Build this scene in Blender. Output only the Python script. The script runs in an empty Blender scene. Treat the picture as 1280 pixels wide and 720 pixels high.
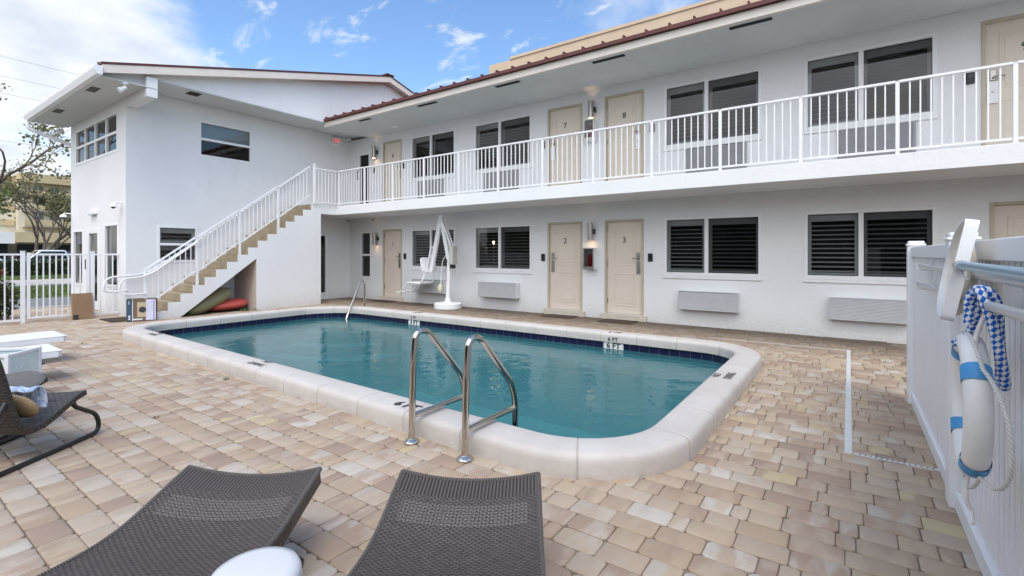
import bpy, bmesh, math, random
from mathutils import Vector, Matrix, noise as mnoise
R = math.radians
rnd = random.Random(11)
sc = bpy.context.scene
COL = sc.collection

# ------------------------------------------------------------------ materials
MATS = {}
class NT:
    def __init__(s, name):
        m = bpy.data.materials.new(name); m.use_nodes = True
        s.m = m; s.t = m.node_tree; s.t.nodes.clear()
        s.out = s.n('ShaderNodeOutputMaterial')
    def n(s, typ, **kw):
        nd = s.t.nodes.new(typ)
        for k, v in kw.items():
            setattr(nd, k, v)
        return nd
    def l(s, a, b): s.t.links.new(a, b)
    def val(s, nd, **kw):
        for k, v in kw.items():
            nd.inputs[k.replace('_', ' ')].default_value = v
        return nd
    def math(s, op, a, b=None, c=None):
        nd = s.n('ShaderNodeMath', operation=op)
        for i, x in enumerate((a, b, c)):
            if x is None: continue
            if isinstance(x, (int, float)): nd.inputs[i].default_value = x
            else: s.l(x, nd.inputs[i])
        return nd.outputs[0]
    def mix(s, fac, a, b, blend='MIX'):
        nd = s.n('ShaderNodeMix', data_type='RGBA', blend_type=blend)
        for i, x in ((0, fac), (6, a), (7, b)):
            if isinstance(x, (int, float)): nd.inputs[i].default_value = x
            elif isinstance(x, tuple): nd.inputs[i].default_value = x if len(x) == 4 else x + (1,)
            else: s.l(x, nd.inputs[i])
        return nd.outputs[2]
    def noise(s, scale, detail=4, rough=.55, coord='Object', stretch=None, dist=0):
        tc = s.n('ShaderNodeTexCoord')
        nz = s.n('ShaderNodeTexNoise'); nz.inputs['Scale'].default_value = scale
        nz.inputs['Detail'].default_value = detail; nz.inputs['Roughness'].default_value = rough
        nz.inputs['Distortion'].default_value = dist
        if stretch:
            mp = s.n('ShaderNodeMapping'); mp.inputs['Scale'].default_value = stretch
            s.l(tc.outputs[coord], mp.inputs['Vector']); s.l(mp.outputs[0], nz.inputs['Vector'])
        else:
            s.l(tc.outputs[coord], nz.inputs['Vector'])
        return nz
    def ramp(s, src, stops, interp='LINEAR'):
        r = s.n('ShaderNodeValToRGB'); r.color_ramp.interpolation = interp
        e = r.color_ramp.elements
        while len(e) > 1: e.remove(e[-1])
        e[0].position = stops[0][0]; e[0].color = tuple(stops[0][1]) + (1,)
        for p, c in stops[1:]:
            k = e.new(p); k.color = tuple(c) + (1,)
        s.l(src, r.inputs[0]); return r.outputs[0]
    def bump(s, h, strength=.3, dist=.01, normal=None):
        b = s.n('ShaderNodeBump'); b.inputs['Strength'].default_value = strength
        b.inputs['Distance'].default_value = dist; s.l(h, b.inputs['Height'])
        if normal is not None: s.l(normal, b.inputs['Normal'])
        return b.outputs[0]
    def pbsdf(s, color, rough=.5, metal=0, normal=None, spec=.5, **kw):
        p = s.n('ShaderNodeBsdfPrincipled')
        if isinstance(color, tuple): p.inputs['Base Color'].default_value = color + (1,) if len(color) == 3 else color
        else: s.l(color, p.inputs['Base Color'])
        if isinstance(rough, (int, float)): p.inputs['Roughness'].default_value = rough
        else: s.l(rough, p.inputs['Roughness'])
        p.inputs['Metallic'].default_value = metal
        p.inputs['Specular IOR Level'].default_value = spec
        for k, v in kw.items(): p.inputs[k.replace('_', ' ')].default_value = v
        if normal is not None: s.l(normal, p.inputs['Normal'])
        s.l(p.outputs[0], s.out.inputs[0]); return p

def simple(name, col, rough=.5, metal=0, var=.08, vs=6., bs=0., bscale=80., bd=.003, spec=.5):
    """principled with a soft tonal mottling and optional fine bump"""
    if name in MATS: return MATS[name]
    t = NT(name)
    nz = t.noise(vs, 5, .6)
    lo = tuple(max(0, c * (1 - var)) for c in col); hi = tuple(min(1, c * (1 + var)) for c in col)
    c = t.ramp(nz.outputs[0], [(.3, lo), (.7, hi)])
    rr = t.math('MULTIPLY_ADD', nz.outputs[0], .14, rough - .07)
    nm = None
    if bs:
        b = t.noise(bscale, 3, .6); nm = t.bump(b.outputs[0], bs, bd)
    t.pbsdf(c, rr, metal, nm, spec)
    MATS[name] = t.m; return t.m

def emit(name, col, st):
    if name in MATS: return MATS[name]
    t = NT(name); e = t.n('ShaderNodeEmission'); e.inputs[0].default_value = col + (1,); e.inputs[1].default_value = st
    t.l(e.outputs[0], t.out.inputs[0]); MATS[name] = t.m; return t.m

def stucco():
    t = NT('white_stucco')
    big = t.noise(.5, 6, .6); mid = t.noise(14, 6, .7); fin = t.noise(70, 3, .6)
    c = t.ramp(big.outputs[0], [(.3, (.745, .755, .77)), (.7, (.80, .81, .825))])
    spl = t.noise(3.0, 5, .7, stretch=(1, 1, .25))
    c = t.mix(t.ramp(spl.outputs[0], [(.55, (0, 0, 0)), (.8, (.35, .35, .35))]), c, (.68, .675, .66))
    geo = t.n('ShaderNodeNewGeometry'); sep = t.n('ShaderNodeSeparateXYZ'); t.l(geo.outputs['Position'], sep.inputs[0])
    st_ = t.noise(9, 5, .7, stretch=(1, 1, .12)); ft = t.n('ShaderNodeMapRange'); ft.inputs[1].default_value = .55; ft.inputs[2].default_value = .0; t.l(sep.outputs[2], ft.inputs[0])
    dirt = t.math('MULTIPLY', t.math('POWER', ft.outputs[0], 2.2), t.ramp(mid.outputs[0], [(.3, (.2, .2, .2)), (.7, (.75, .75, .75))]))
    c = t.mix(dirt, c, (.50, .47, .43))
    c = t.mix(t.ramp(st_.outputs[0], [(.60, (0, 0, 0)), (.80, (.22, .22, .22))]), c, (.55, .53, .50))
    h = t.math('ADD', t.math('MULTIPLY', mid.outputs[0], 1.0), t.math('MULTIPLY', fin.outputs[0], .35))
    t.pbsdf(c, .85, 0, t.bump(h, .55, .012), .3)
    return t.m
M_STUCCO = stucco()
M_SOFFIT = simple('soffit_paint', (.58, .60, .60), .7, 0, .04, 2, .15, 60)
M_FASCIA = simple('cream_fascia', (.72, .66, .60), .55, 0, .05, 3)
M_WHITE = simple('white_gloss_paint', (.80, .81, .82), .35, 0, .03, 9)
M_WHITE2 = simple('white_powder_coat', (.80, .81, .83), .4, 0, .03, 9)
M_VINYL = simple('white_vinyl', (.78, .79, .81), .42, 0, .02, 1.2)
M_ROOF = simple('red_metal_roof', (.095, .022, .018), .5, .0, .2, 3)
M_DOOR = simple('cream_door_paint', (.70, .62, .53), .42, 0, .03, 4)
M_DOORFR = simple('tan_door_frame', (.50, .435, .335), .45, 0, .05, 6)
M_DOORSILL = simple('beige_sill', (.58, .52, .44), .7, 0, .1, 8, .2, 50)
M_STEEL = simple('stainless', (.60, .56, .50), .13, 1, .05, 20)
M_BRUSH = simple('brushed_nickel', (.42, .40, .37), .33, 1, .08, 30)
M_BLACK = simple('black_plastic', (.012, .012, .014), .4, 0, .1, 20)
M_INK = simple('black_ink', (.035, .035, .038), .6, 0, .2, 60)
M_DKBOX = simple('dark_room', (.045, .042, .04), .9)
M_BLIND = simple('grey_blind', (.46, .465, .46), .5, 0, .05, 4)
M_LOUV = simple('grey_louver', (.45, .46, .48), .5, 0, .06, 6)
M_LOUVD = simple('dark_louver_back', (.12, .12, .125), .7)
M_ACW = simple('ac_casing', (.70, .71, .72), .45, 0, .05, 5)
M_VENT = simple('dark_vent', (.012, .012, .012), .8)
M_TREAD = simple('tan_step_paint', (.37, .305, .215), .8, 0, .16, 7, .3, 60)
M_GALV = simple('galvanised_pole', (.62, .63, .63), .38, .5, .03, 3)
M_BLUEPOLE = simple('blue_anodised', (.27, .44, .56), .3, .55, .03, 3)
M_ROPEW = simple('white_rope', (.74, .72, .69), .85, 0, .08, 60, .5, 260)
M_NET = simple('cream_net', (.72, .68, .60), .9, 0, .08, 30, .4, 300)
def twist():
    t = NT('twisted_rope'); uv = t.n('ShaderNodeUVMap'); sep = t.n('ShaderNodeSeparateXYZ'); t.l(uv.outputs[0], sep.inputs[0])
    f = t.math('FRACT', t.math('ADD', t.math('MULTIPLY', sep.outputs[0], 3), t.math('DIVIDE', sep.outputs[1], .016)))
    h = t.math('SINE', t.math('MULTIPLY', f, math.pi)); fz = t.noise(320, 2, .6)
    c = t.ramp(h, [(0, (.40, .38, .35)), (.35, (.70, .685, .65)), (1, (.76, .745, .71))])
    t.pbsdf(c, .9, 0, t.bump(t.math('ADD', h, t.math('MULTIPLY', fz.outputs[0], .5)), .8, .003), .1); return t.m
M_TWIST = twist()
M_RING = simple('ring_vinyl', (.80, .785, .76), .45, 0, .06, 9, .12, 30)
M_BAND = simple('blue_band', (.06, .30, .62), .5, 0, .12, 20)
M_TUBE = simple('black_tube', (.018, .017, .017), .3, 0, .1, 10)
M_CARD = simple('brown_cardboard', (.27, .165, .095), .8, 0, .1, 8)
M_MAT = simple('brown_doormat', (.055, .035, .025), .95, 0, .4, 30, .6, 200)
M_OLIVE = simple('olive_hull', (.24, .225, .12), .45, 0, .12, 5)
M_RED = simple('red_hull', (.55, .10, .08), .4, 0, .12, 5)
M_TAN = simple('tan_canvas', (.46, .32, .17), .85, 0, .1, 20, .3, 200)
M_FROST = simple('frosted_pane', (.62, .74, .73), .28, 0, .04, 5)
M_STOOL = simple('white_glaze', (.66, .67, .69), .22, 0, .02, 5)
M_CUSH = simple('grey_cushion', (.15, .14, .135), .85, 0, .12, 15, .3, 150)
M_BED = simple('joint_sand', (.20, .155, .115), .95, 0, .35, 12, .4, 90)
M_ROAD = simple('asphalt', (.19, .195, .20), .9, 0, .15, 5, .3, 60)
M_WALK = simple('concrete_walk', (.50, .46, .40), .9, 0, .08, 2, .2, 30)
M_KERB = simple('concrete_kerb', (.40, .38, .35), .85, 0, .1, 3)
M_BEIGE = simple('beige_stucco', (.58, .46, .34), .85, 0, .06, 1.2, .3, 30)
M_APT = simple('apartment_wall', (.66, .60, .47), .85, 0, .06, .6)
M_APTY = simple('apartment_yellow', (.50, .40, .23), .85, 0, .07, .6)
M_APTW = simple('apartment_white', (.72, .71, .68), .85, 0, .05, .6)
M_BARK = simple('bark', (.16, .125, .105), .95, 0, .3, 4, .6, 20, .02)
M_CARW = simple('car_white_paint', (.75, .76, .78), .2, 0, .02, 2)
M_CARD2 = simple('car_dark_paint', (.05, .055, .065), .2, 0, .02, 2)
M_CARG = simple('car_glass', (.02, .024, .03), .06)
M_TYRE = simple('tyre', (.02, .02, .02), .8)
M_RIM = simple('rim', (.45, .45, .46), .3, .9)
M_WIRE = simple('wire', (.20, .20, .21), .7)
M_BULB = emit('lamp_glow', (1., .55, .22), 9.)
M_EXITR = emit('exit_red', (.9, .04, .05), .55)
M_ROOMBULB = emit('room_bulb', (1., .74, .42), 9.)

def glassmat(name, tint, refl=.05):
    t = NT(name)
    tr = t.n('ShaderNodeBsdfTransparent'); tr.inputs[0].default_value = tint + (1,)
    gl = t.n('ShaderNodeBsdfGlossy'); gl.inputs['Roughness'].default_value = .015
    fr = t.n('ShaderNodeFresnel'); fr.inputs[0].default_value = 1.52
    t.t.nodes.remove(fr)
    ge = t.n('ShaderNodeNewGeometry'); dt = t.n('ShaderNodeVectorMath', operation='DOT_PRODUCT')
    t.l(ge.outputs['Incoming'], dt.inputs[0]); t.l(ge.outputs['Normal'], dt.inputs[1])
    k = t.math('MULTIPLY_ADD', t.math('POWER', t.math('SUBTRACT', 1, t.math('ABSOLUTE', dt.outputs['Value'])), 5), .9, refl)
    mx = t.n('ShaderNodeMixShader'); t.l(k, mx.inputs[0]); t.l(tr.outputs[0], mx.inputs[1]); t.l(gl.outputs[0], mx.inputs[2])
    t.l(mx.outputs[0], t.out.inputs[0]); return t.m
M_GLASS = glassmat('window_glass', (.68, .71, .72), .065)
M_SCREEN = glassmat('tinted_glass', (.46, .47, .48), .06)

def water():
    t = NT('pool_water')
    n1 = t.noise(1.5, 3, .5, stretch=(1, 1.0, 1), dist=.6); n2 = t.noise(6, 3, .55, dist=.4)
    h = t.math('ADD', t.math('MULTIPLY', n1.outputs[0], 1.0), t.math('MULTIPLY', n2.outputs[0], .42))
    nm = t.bump(h, .085, .16)
    tr = t.n('ShaderNodeBsdfTransparent'); tr.inputs[0].default_value = (.50, .80, .83, 1)
    df = t.n('ShaderNodeBsdfDiffuse'); df.inputs[0].default_value = (.068, .255, .285, 1)
    m0 = t.n('ShaderNodeMixShader'); m0.inputs[0].default_value = .40
    t.l(tr.outputs[0], m0.inputs[1]); t.l(df.outputs[0], m0.inputs[2])
    gl = t.n('ShaderNodeBsdfGlossy'); gl.inputs['Roughness'].default_value = .02; t.l(nm, gl.inputs['Normal'])
    fr = t.n('ShaderNodeFresnel'); fr.inputs[0].default_value = 1.333; t.l(nm, fr.inputs['Normal'])
    mx = t.n('ShaderNodeMixShader'); t.l(fr.outputs[0], mx.inputs[0]); t.l(m0.outputs[0], mx.inputs[1]); t.l(gl.outputs[0], mx.inputs[2])
    t.l(mx.outputs[0], t.out.inputs[0]); return t.m
M_WATER = water()
M_BASIN = simple('pool_plaster', (.27, .52, .56), .8, 0, .06, 1.5)

def pavermat():
    t = NT('tumbled_pavers')
    at = t.n('ShaderNodeAttribute', attribute_name='tone')
    at2 = t.n('ShaderNodeAttribute', attribute_name='tone2')
    base = t.ramp(at.outputs['Fac'], [(0, (.375, .272, .20)), (.14, (.33, .245, .19)), (.2, (.42, .318, .228)), (.36, (.46, .366, .265)),
             (.5, (.44, .352, .27)), (.66, (.47, .388, .308)), (.80, (.50, .432, .365)), (.91, (.53, .485, .425)), (.955, (.475, .39, .245)), (.985, (.50, .42, .26))], 'CONSTANT')
    alt = t.ramp(at2.outputs['Fac'], [(0, (.36, .265, .20)), (.35, (.46, .37, .28)), (.72, (.49, .44, .375)), (.9, (.43, .325, .24))], 'CONSTANT')
    tc = t.n('ShaderNodeTexCoord')
    mp = t.n('ShaderNodeMapping'); mp.inputs['Scale'].default_value = (9, 3.5, 1); t.l(tc.outputs['Object'], mp.inputs['Vector'])
    nz = t.n('ShaderNodeTexNoise'); nz.inputs['Scale'].default_value = 1; nz.inputs['Detail'].default_value = 4; t.l(mp.outputs[0], nz.inputs['Vector'])
    fac = t.ramp(nz.outputs[0], [(.44, (0, 0, 0)), (.60, (.85, .85, .85))])
    c = t.mix(fac, base, alt)
    fine = t.noise(130, 4, .7); mott = t.noise(22, 4, .65)
    c = t.mix(t.ramp(fine.outputs[0], [(.3, (.55, .55, .55)), (.55, (0, 0, 0))]), c, t.mix(.35, c, (.18, .13, .10)))
    c = t.mix(t.ramp(mott.outputs[0], [(.5, (0, 0, 0)), (.8, (.35, .35, .35))]), c, (.36, .29, .24))
    # broad damp and dirty drifts over the deck
    bigd = t.noise(.55, 5, .6)
    c = t.mix(t.ramp(bigd.outputs[0], [(.5, (0, 0, 0)), (.75, (.32, .32, .32))]), c, (.33, .26, .21))
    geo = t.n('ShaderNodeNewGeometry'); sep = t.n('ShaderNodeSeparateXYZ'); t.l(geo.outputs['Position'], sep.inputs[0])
    # damp dirt and eave shade painted dark along the motel wall, broken up by noise
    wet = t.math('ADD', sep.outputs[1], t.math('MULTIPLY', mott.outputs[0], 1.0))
    damp_shade_r = t.n('ShaderNodeMapRange'); damp_shade_r.inputs[1].default_value = 8.3; damp_shade_r.inputs[2].default_value = 9.9; t.l(wet, damp_shade_r.inputs[0])
    c = t.mix(t.math('MULTIPLY', damp_shade_r.outputs[0], .92), c, t.mix(.88, c, (.06, .045, .035)))
    # jagged dirt in the joints (below the worn top face)
    jr = t.n('ShaderNodeMapRange'); jr.inputs[1].default_value = -.0035; jr.inputs[2].default_value = -.011; t.l(sep.outputs[2], jr.inputs[0])
    c = t.mix(t.math('MULTIPLY', jr.outputs[0], .72), c, (.15, .112, .085))
    h = t.math('ADD', fine.outputs[0], t.math('MULTIPLY', mott.outputs[0], .8))
    t.pbsdf(c, .82, 0, t.bump(h, .35, .006), .3)
    return t.m
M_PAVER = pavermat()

def copingmat():
    t = NT('white_coping')
    n1 = t.noise(2.2, 6, .65); n2 = t.noise(60, 4, .7); n3 = t.noise(9, 5, .7, stretch=(1, 1, 2))
    c = t.ramp(n1.outputs[0], [(.3, (.51, .475, .445)), (.7, (.60, .565, .535))])
    geo = t.n('ShaderNodeNewGeometry'); sep = t.n('ShaderNodeSeparateXYZ'); t.l(geo.outputs['Position'], sep.inputs[0])
    g = t.n('ShaderNodeMapRange'); g.inputs[1].default_value = .10; g.inputs[2].default_value = .0; t.l(sep.outputs[2], g.inputs[0])
    k = t.math('MULTIPLY', g.outputs[0], t.ramp(n3.outputs[0], [(.42, (0, 0, 0)), (.7, (.75, .75, .75))]))
    c = t.mix(k, c, (.40, .34, .30))
    sp = t.ramp(n2.outputs[0], [(.58, (0, 0, 0)), (.72, (.6, .6, .6))])
    c = t.mix(sp, c, (.50, .45, .41))
    at = t.n('ShaderNodeAttribute', attribute_name='joint')
    c = t.mix(t.math('MULTIPLY', at.outputs['Fac'], .45), c, (.28, .245, .22))
    n4 = t.noise(5, 6, .7, stretch=(1.5, 1.5, .4)); c = t.mix(t.ramp(n4.outputs[0], [(.55, (0, 0, 0)), (.75, (.4, .4, .4))]), c, (.44, .39, .345))
    t.pbsdf(c, .75, 0, t.bump(n2.outputs[0], .35, .003), .3); return t.m
M_COPING = copingmat()

def tilemat():
    t = NT('navy_pool_tile')
    uv = t.n('ShaderNodeUVMap'); sep = t.n('ShaderNodeSeparateXYZ'); t.l(uv.outputs[0], sep.inputs[0])
    fu = t.math('FRACT', t.math('DIVIDE', sep.outputs[0], .152)); fv = t.math('FRACT', t.math('DIVIDE', sep.outputs[1], .105))
    ed = t.math('MINIMUM', t.math('MINIMUM', fu, t.math('SUBTRACT', 1, fu)), t.math('MINIMUM', fv, t.math('SUBTRACT', 1, fv)))
    gr = t.math('LESS_THAN', ed, .022)
    nz = t.noise(7, 3, .6)
    c = t.mix(gr, t.ramp(nz.outputs[0], [(.3, (.006, .007, .035)), (.7, (.012, .014, .055))]), (.10, .105, .17))
    t.pbsdf(c, .3, spec=.3); return t.m
M_TILE = tilemat()

def wicker(name, cu, cv, lo, hi, rough=.42, zones=False):
    t = NT(name)
    uv = t.n('ShaderNodeUVMap'); sep = t.n('ShaderNodeSeparateXYZ'); t.l(uv.outputs[0], sep.inputs[0])
    u = t.math('DIVIDE', sep.outputs[0], cu); v = t.math('DIVIDE', sep.outputs[1], cv)
    # over-under weave: broad strands across (v rows) crossing thin strands along
    row = t.math('FLOOR', v); fv = t.math('FRACT', v)
    uo = t.math('ADD', u, t.math('MULTIPLY', t.math('MODULO', row, 2), .5)); fu = t.math('FRACT', uo)
    prof = t.math('SINE', t.math('MULTIPLY', fv, math.pi))
    arch = t.math('SINE', t.math('MULTIPLY', fu, math.pi))
    arch = t.math('POWER', arch, .45)
    hstr = t.math('MULTIPLY', t.math('POWER', prof, .6), arch)
    under = t.math('MULTIPLY', t.math('SUBTRACT', 1, arch), .55)
    h = t.math('MAXIMUM', hstr, under)
    fine = t.noise(300, 3, .6); br = t.noise(4, 4, .65)
    jit = t.noise(38, 2, .5); h = t.math('MULTIPLY', h, t.math('MULTIPLY_ADD', jit.outputs[0], .7, .62))
    c = t.ramp(h, [(.12, (.004, .004, .004)), (.45, lo), (.95, hi)])
    c = t.mix(t.math('MULTIPLY', br.outputs[0], .45), c, lo)
    if zones:
        # the first hand's breadth at the foot runs lengthwise; behind it a band of opener, paler weave
        ribs = t.math('POWER', t.math('SINE', t.math('MULTIPLY', t.math('FRACT', t.math('DIVIDE', sep.outputs[0], .016)), math.pi)), .7)
        zr_ = t.math('GREATER_THAN', sep.outputs[1], 1.83)
        c = t.mix(zr_, c, t.ramp(ribs, [(.1, (.008, .007, .006)), (.6, lo), (1, tuple(q * .8 for q in hi))]))
        h = t.math('ADD', t.math('MULTIPLY', ribs, zr_), t.math('MULTIPLY', h, t.math('SUBTRACT', 1, zr_)))
        op = t.math('MULTIPLY', t.math('GREATER_THAN', sep.outputs[1], 1.66), t.math('LESS_THAN', sep.outputs[1], 1.79))
        op = t.math('MULTIPLY', op, t.math('LESS_THAN', t.math('ABSOLUTE', sep.outputs[0]), .275))
        sp2 = t.math('MULTIPLY', op, t.math('GREATER_THAN', t.math('MULTIPLY', t.math('FRACT', t.math('DIVIDE', sep.outputs[0], .016)), t.math('FRACT', t.math('DIVIDE', sep.outputs[1], .018))), .30))
        c = t.mix(t.math('MULTIPLY', sp2, .42), c, (.30, .26, .23))
    t.pbsdf(c, rough, 0, t.bump(h, .8, .004), .5); return t.m
M_WICK = wicker('brown_wicker', .028, .0112, (.050, .039, .033), (.138, .112, .096), zones=True)
M_WICKB = wicker('black_wicker', .045, .022, (.020, .017, .015), (.075, .067, .062))

def wrapmat():
    t = NT('wrapped_cane'); uv = t.n('ShaderNodeUVMap'); sep = t.n('ShaderNodeSeparateXYZ'); t.l(uv.outputs[0], sep.inputs[0])
    f = t.math('FRACT', t.math('ADD', t.math('DIVIDE', sep.outputs[1], .011), t.math('MULTIPLY', sep.outputs[0], 1)))
    h = t.math('SINE', t.math('MULTIPLY', f, math.pi))
    c = t.ramp(h, [(.1, (.008, .007, .006)), (.5, (.07, .058, .05)), (1, (.15, .13, .118))])
    t.pbsdf(c, .42, 0, t.bump(h, .6, .003)); return t.m
M_WICKE = wrapmat()
def braid():
    t = NT('blue_white_braid')
    uv = t.n('ShaderNodeUVMap'); sep = t.n('ShaderNodeSeparateXYZ'); t.l(uv.outputs[0], sep.inputs[0])
    jn = t.noise(90, 2, .6); jj = t.math('MULTIPLY_ADD', jn.outputs[0], .36, -.18)
    a = t.math('ADD', jj, t.math('ADD', t.math('MULTIPLY', sep.outputs[0], 2), t.math('DIVIDE', sep.outputs[1], .050)))
    b = t.math('SUBTRACT', t.math('MULTIPLY', sep.outputs[0], 3), t.math('DIVIDE', sep.outputs[1], .034))
    ca = t.math('GREATER_THAN', t.math('FRACT', a), .5); cb = t.math('GREATER_THAN', t.math('FRACT', b), .5)
    k = t.math('MULTIPLY', ca, cb)
    k2 = t.math('MAXIMUM', k, t.math('MULTIPLY', t.math('SUBTRACT', 1, ca), t.math('SUBTRACT', 1, cb)))
    c = t.mix(k2, (.74, .75, .78), (.02, .13, .52))
    fz = t.noise(240, 2, .6)
    w = t.math('MULTIPLY', t.math('SINE', t.math('MULTIPLY', a, math.pi * 4)), .6)
    t.pbsdf(c, .8, 0, t.bump(t.math('ADD', fz.outputs[0], w), .6, .003), .2); return t.m
M_BRAID = braid()

def towelmat():
    t = NT('blue_white_towel')
    n = t.noise(7, 2, .5, dist=2.0)
    c = t.ramp(n.outputs[0], [(0, (.75, .80, .86)), (.44, (.72, .79, .88)), (.50, (.10, .28, .66)), (.55, (.70, .78, .88)), (.7, (.30, .50, .80))], 'LINEAR')
    f = t.noise(300, 2, .6)
    t.pbsdf(c, .95, 0, t.bump(f.outputs[0], .5, .003), .1); return t.m
M_TOWEL = towelmat()

def leafmat(name, a, b, tr=.25):
    t = NT(name)
    at = t.n('ShaderNodeAttribute', attribute_name='tone')
    c = t.ramp(at.outputs['Fac'], [(0, a), (1, b)])
    p = t.n('ShaderNodeBsdfPrincipled'); t.l(c, p.inputs['Base Color']); p.inputs['Roughness'].default_value = .55
    tl = t.n('ShaderNodeBsdfTranslucent'); t.l(c, tl.inputs[0])
    mx = t.n('ShaderNodeMixShader'); mx.inputs[0].default_value = tr
    t.l(p.outputs[0], mx.inputs[1]); t.l(tl.outputs[0], mx.inputs[2]); t.l(mx.outputs[0], t.out.inputs[0]); return t.m
M_LEAF = leafmat('green_leaf', (.05, .085, .02), (.13, .19, .05))
M_LEAFD = leafmat('dark_leaf', (.025, .045, .015), (.07, .10, .035))
M_LEAFR = leafmat('red_leaf', (.12, .10, .02), (.30, .05, .05))
M_LEAFB = leafmat('bronze_leaf', (.12, .10, .05), (.24, .23, .09), .35)
M_LEAFO = leafmat('olive_leaf', (.08, .11, .03), (.24, .26, .08), .35)
M_GRASS = leafmat('grass_blade', (.09, .13, .03), (.19, .24, .07), .15)
M_LAWN = simple('lawn_soil', (.11, .14, .045), .95, 0, .3, 3, .5, 40)

# ------------------------------------------------------------------ mesh builder
class MB:
    def __init__(s): s.v = []; s.f = []; s.uv = []; s.fa = {}
    def add(s, vs, fs, uvs=None):
        o = len(s.v); s.v += [tuple(p) for p in vs]
        for i, f in enumerate(fs):
            s.f.append(tuple(o + k for k in f)); s.uv.append(uvs[i] if uvs else None)
        return s
    def box(s, a, b, P=None):
        (x0, y0, z0), (x1, y1, z1) = a, b
        c = [(x0, y0, z0), (x1, y0, z0), (x1, y1, z0), (x0, y1, z0), (x0, y0, z1), (x1, y0, z1), (x1, y1, z1), (x0, y1, z1)]
        if P: c = [P(*q) for q in c]
        return s.add(c, [(0, 3, 2, 1), (4, 5, 6, 7), (0, 1, 5, 4), (1, 2, 6, 5), (2, 3, 7, 6), (3, 0, 4, 7)])
    def obox(s, c, ax, ay, az):
        """oriented box: centre and three half-axis vectors"""
        c = Vector(c); ax = Vector(ax); ay = Vector(ay); az = Vector(az)
        q = [c + i * ax + j * ay + k * az for k in (-1, 1) for i, j in ((-1, -1), (1, -1), (1, 1), (-1, 1))]
        return s.add(q, [(0, 3, 2, 1), (4, 5, 6, 7), (0, 1, 5, 4), (1, 2, 6, 5), (2, 3, 7, 6), (3, 0, 4, 7)])
    def bar(s, p, q, w, h=None, up=(0, 0, 1)):
        p = Vector(p); q = Vector(q); d = q - p; L = d.length; d.normalize()
        u = Vector(up)
        if abs(d.dot(u)) > .98: u = Vector((1, 0, 0))
        r = d.cross(u).normalized(); u = r.cross(d).normalized(); h = h or w
        return s.obox((p + q) / 2, d * L / 2, r * w / 2, u * h / 2)
    def tube(s, pts, r, n=10, cap=True, closed=False, rfun=None):
        pts = [Vector(p) for p in pts]; N = len(pts)
        tang = []
        for i in range(N):
            if closed: t = pts[(i + 1) % N] - pts[i - 1]
            else: t = pts[min(i + 1, N - 1)] - pts[max(i - 1, 0)]
            tang.append(t.normalized())
        t0 = tang[0]; u = Vector((0, 0, 1)) if abs(t0.z) < .9 else Vector((1, 0, 0))
        x = t0.cross(u).normalized(); vs = []; cum = [0]
        for i in range(N):
            t = tang[i]; x = (x - t * x.dot(t)).normalized(); y = t.cross(x)
            rr = rfun(i / (N - 1)) * r if rfun else r
            for k in range(n):
                a = 2 * math.pi * k / n
                vs.append(pts[i] + x * math.cos(a) * rr + y * math.sin(a) * rr)
            if i: cum.append(cum[-1] + (pts[i] - pts[i - 1]).length)
        fs = []; uvs = []
        M = N if closed else N - 1
        for i in range(M):
            j = (i + 1) % N
            c1 = cum[i]; c2 = cum[j] if j else cum[i] + (pts[0] - pts[i]).length
            for k in range(n):
                k2 = (k + 1) % n
                fs.append((i * n + k, i * n + k2, j * n + k2, j * n + k))
                uvs.append([(k / n, c1), ((k + 1) / n, c1), ((k + 1) / n, c2), (k / n, c2)])
        if cap and not closed:
            fs += [tuple(range(n - 1, -1, -1)), tuple((N - 1) * n + k for k in range(n))]
            uvs += [[(0, 0)] * n, [(0, 0)] * n]
        return s.add(vs, fs, uvs)
    def lathe(s, prof, c=(0, 0, 0), n=32, P=None):
        """prof: list of (radius, z)"""
        vs = []; fs = []
        for r, z in prof:
            for k in range(n):
                a = 2 * math.pi * k / n; vs.append((c[0] + r * math.cos(a), c[1] + r * math.sin(a), c[2] + z))
        for i in range(len(prof) - 1):
            for k in range(n):
                fs.append((i * n + k, i * n + (k + 1) % n, (i + 1) * n + (k + 1) % n, (i + 1) * n + k))
        fs += [tuple(range(n - 1, -1, -1)), tuple((len(prof) - 1) * n + k for k in range(n))]
        if P: vs = [P(*q) for q in vs]
        return s.add(vs, fs)
    def cyl(s, p, q, r, n=16): return s.tube([p, q], r, n)
    def prism(s, poly, P0, P1):
        """poly: list of 2d points; P0/P1 map a 2d point to the two end planes"""
        n = len(poly); vs = [P0(*p) for p in poly] + [P1(*p) for p in poly]
        return s.add(vs, [tuple(range(n - 1, -1, -1)), tuple(range(n, 2 * n))] + [(i, (i + 1) % n, n + (i + 1) % n, n + i) for i in range(n)])
    def ellip(s, c, r, n=20, m=12, M=None, f=None):
        vs = []; fs = []
        for i in range(m + 1):
            th = math.pi * i / m
            for k in range(n):
                a = 2 * math.pi * k / n
                p = Vector((r[0] * math.sin(th) * math.cos(a), r[1] * math.sin(th) * math.sin(a), r[2] * math.cos(th)))
                if f: p = f(p)
                if M: p = M @ p
                vs.append(p + Vector(c))
        for i in range(m):
            for k in range(n): fs.append((i * n + k, (i + 1) * n + k, (i + 1) * n + (k + 1) % n, i * n + (k + 1) % n))
        return s.add(vs, fs)
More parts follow.
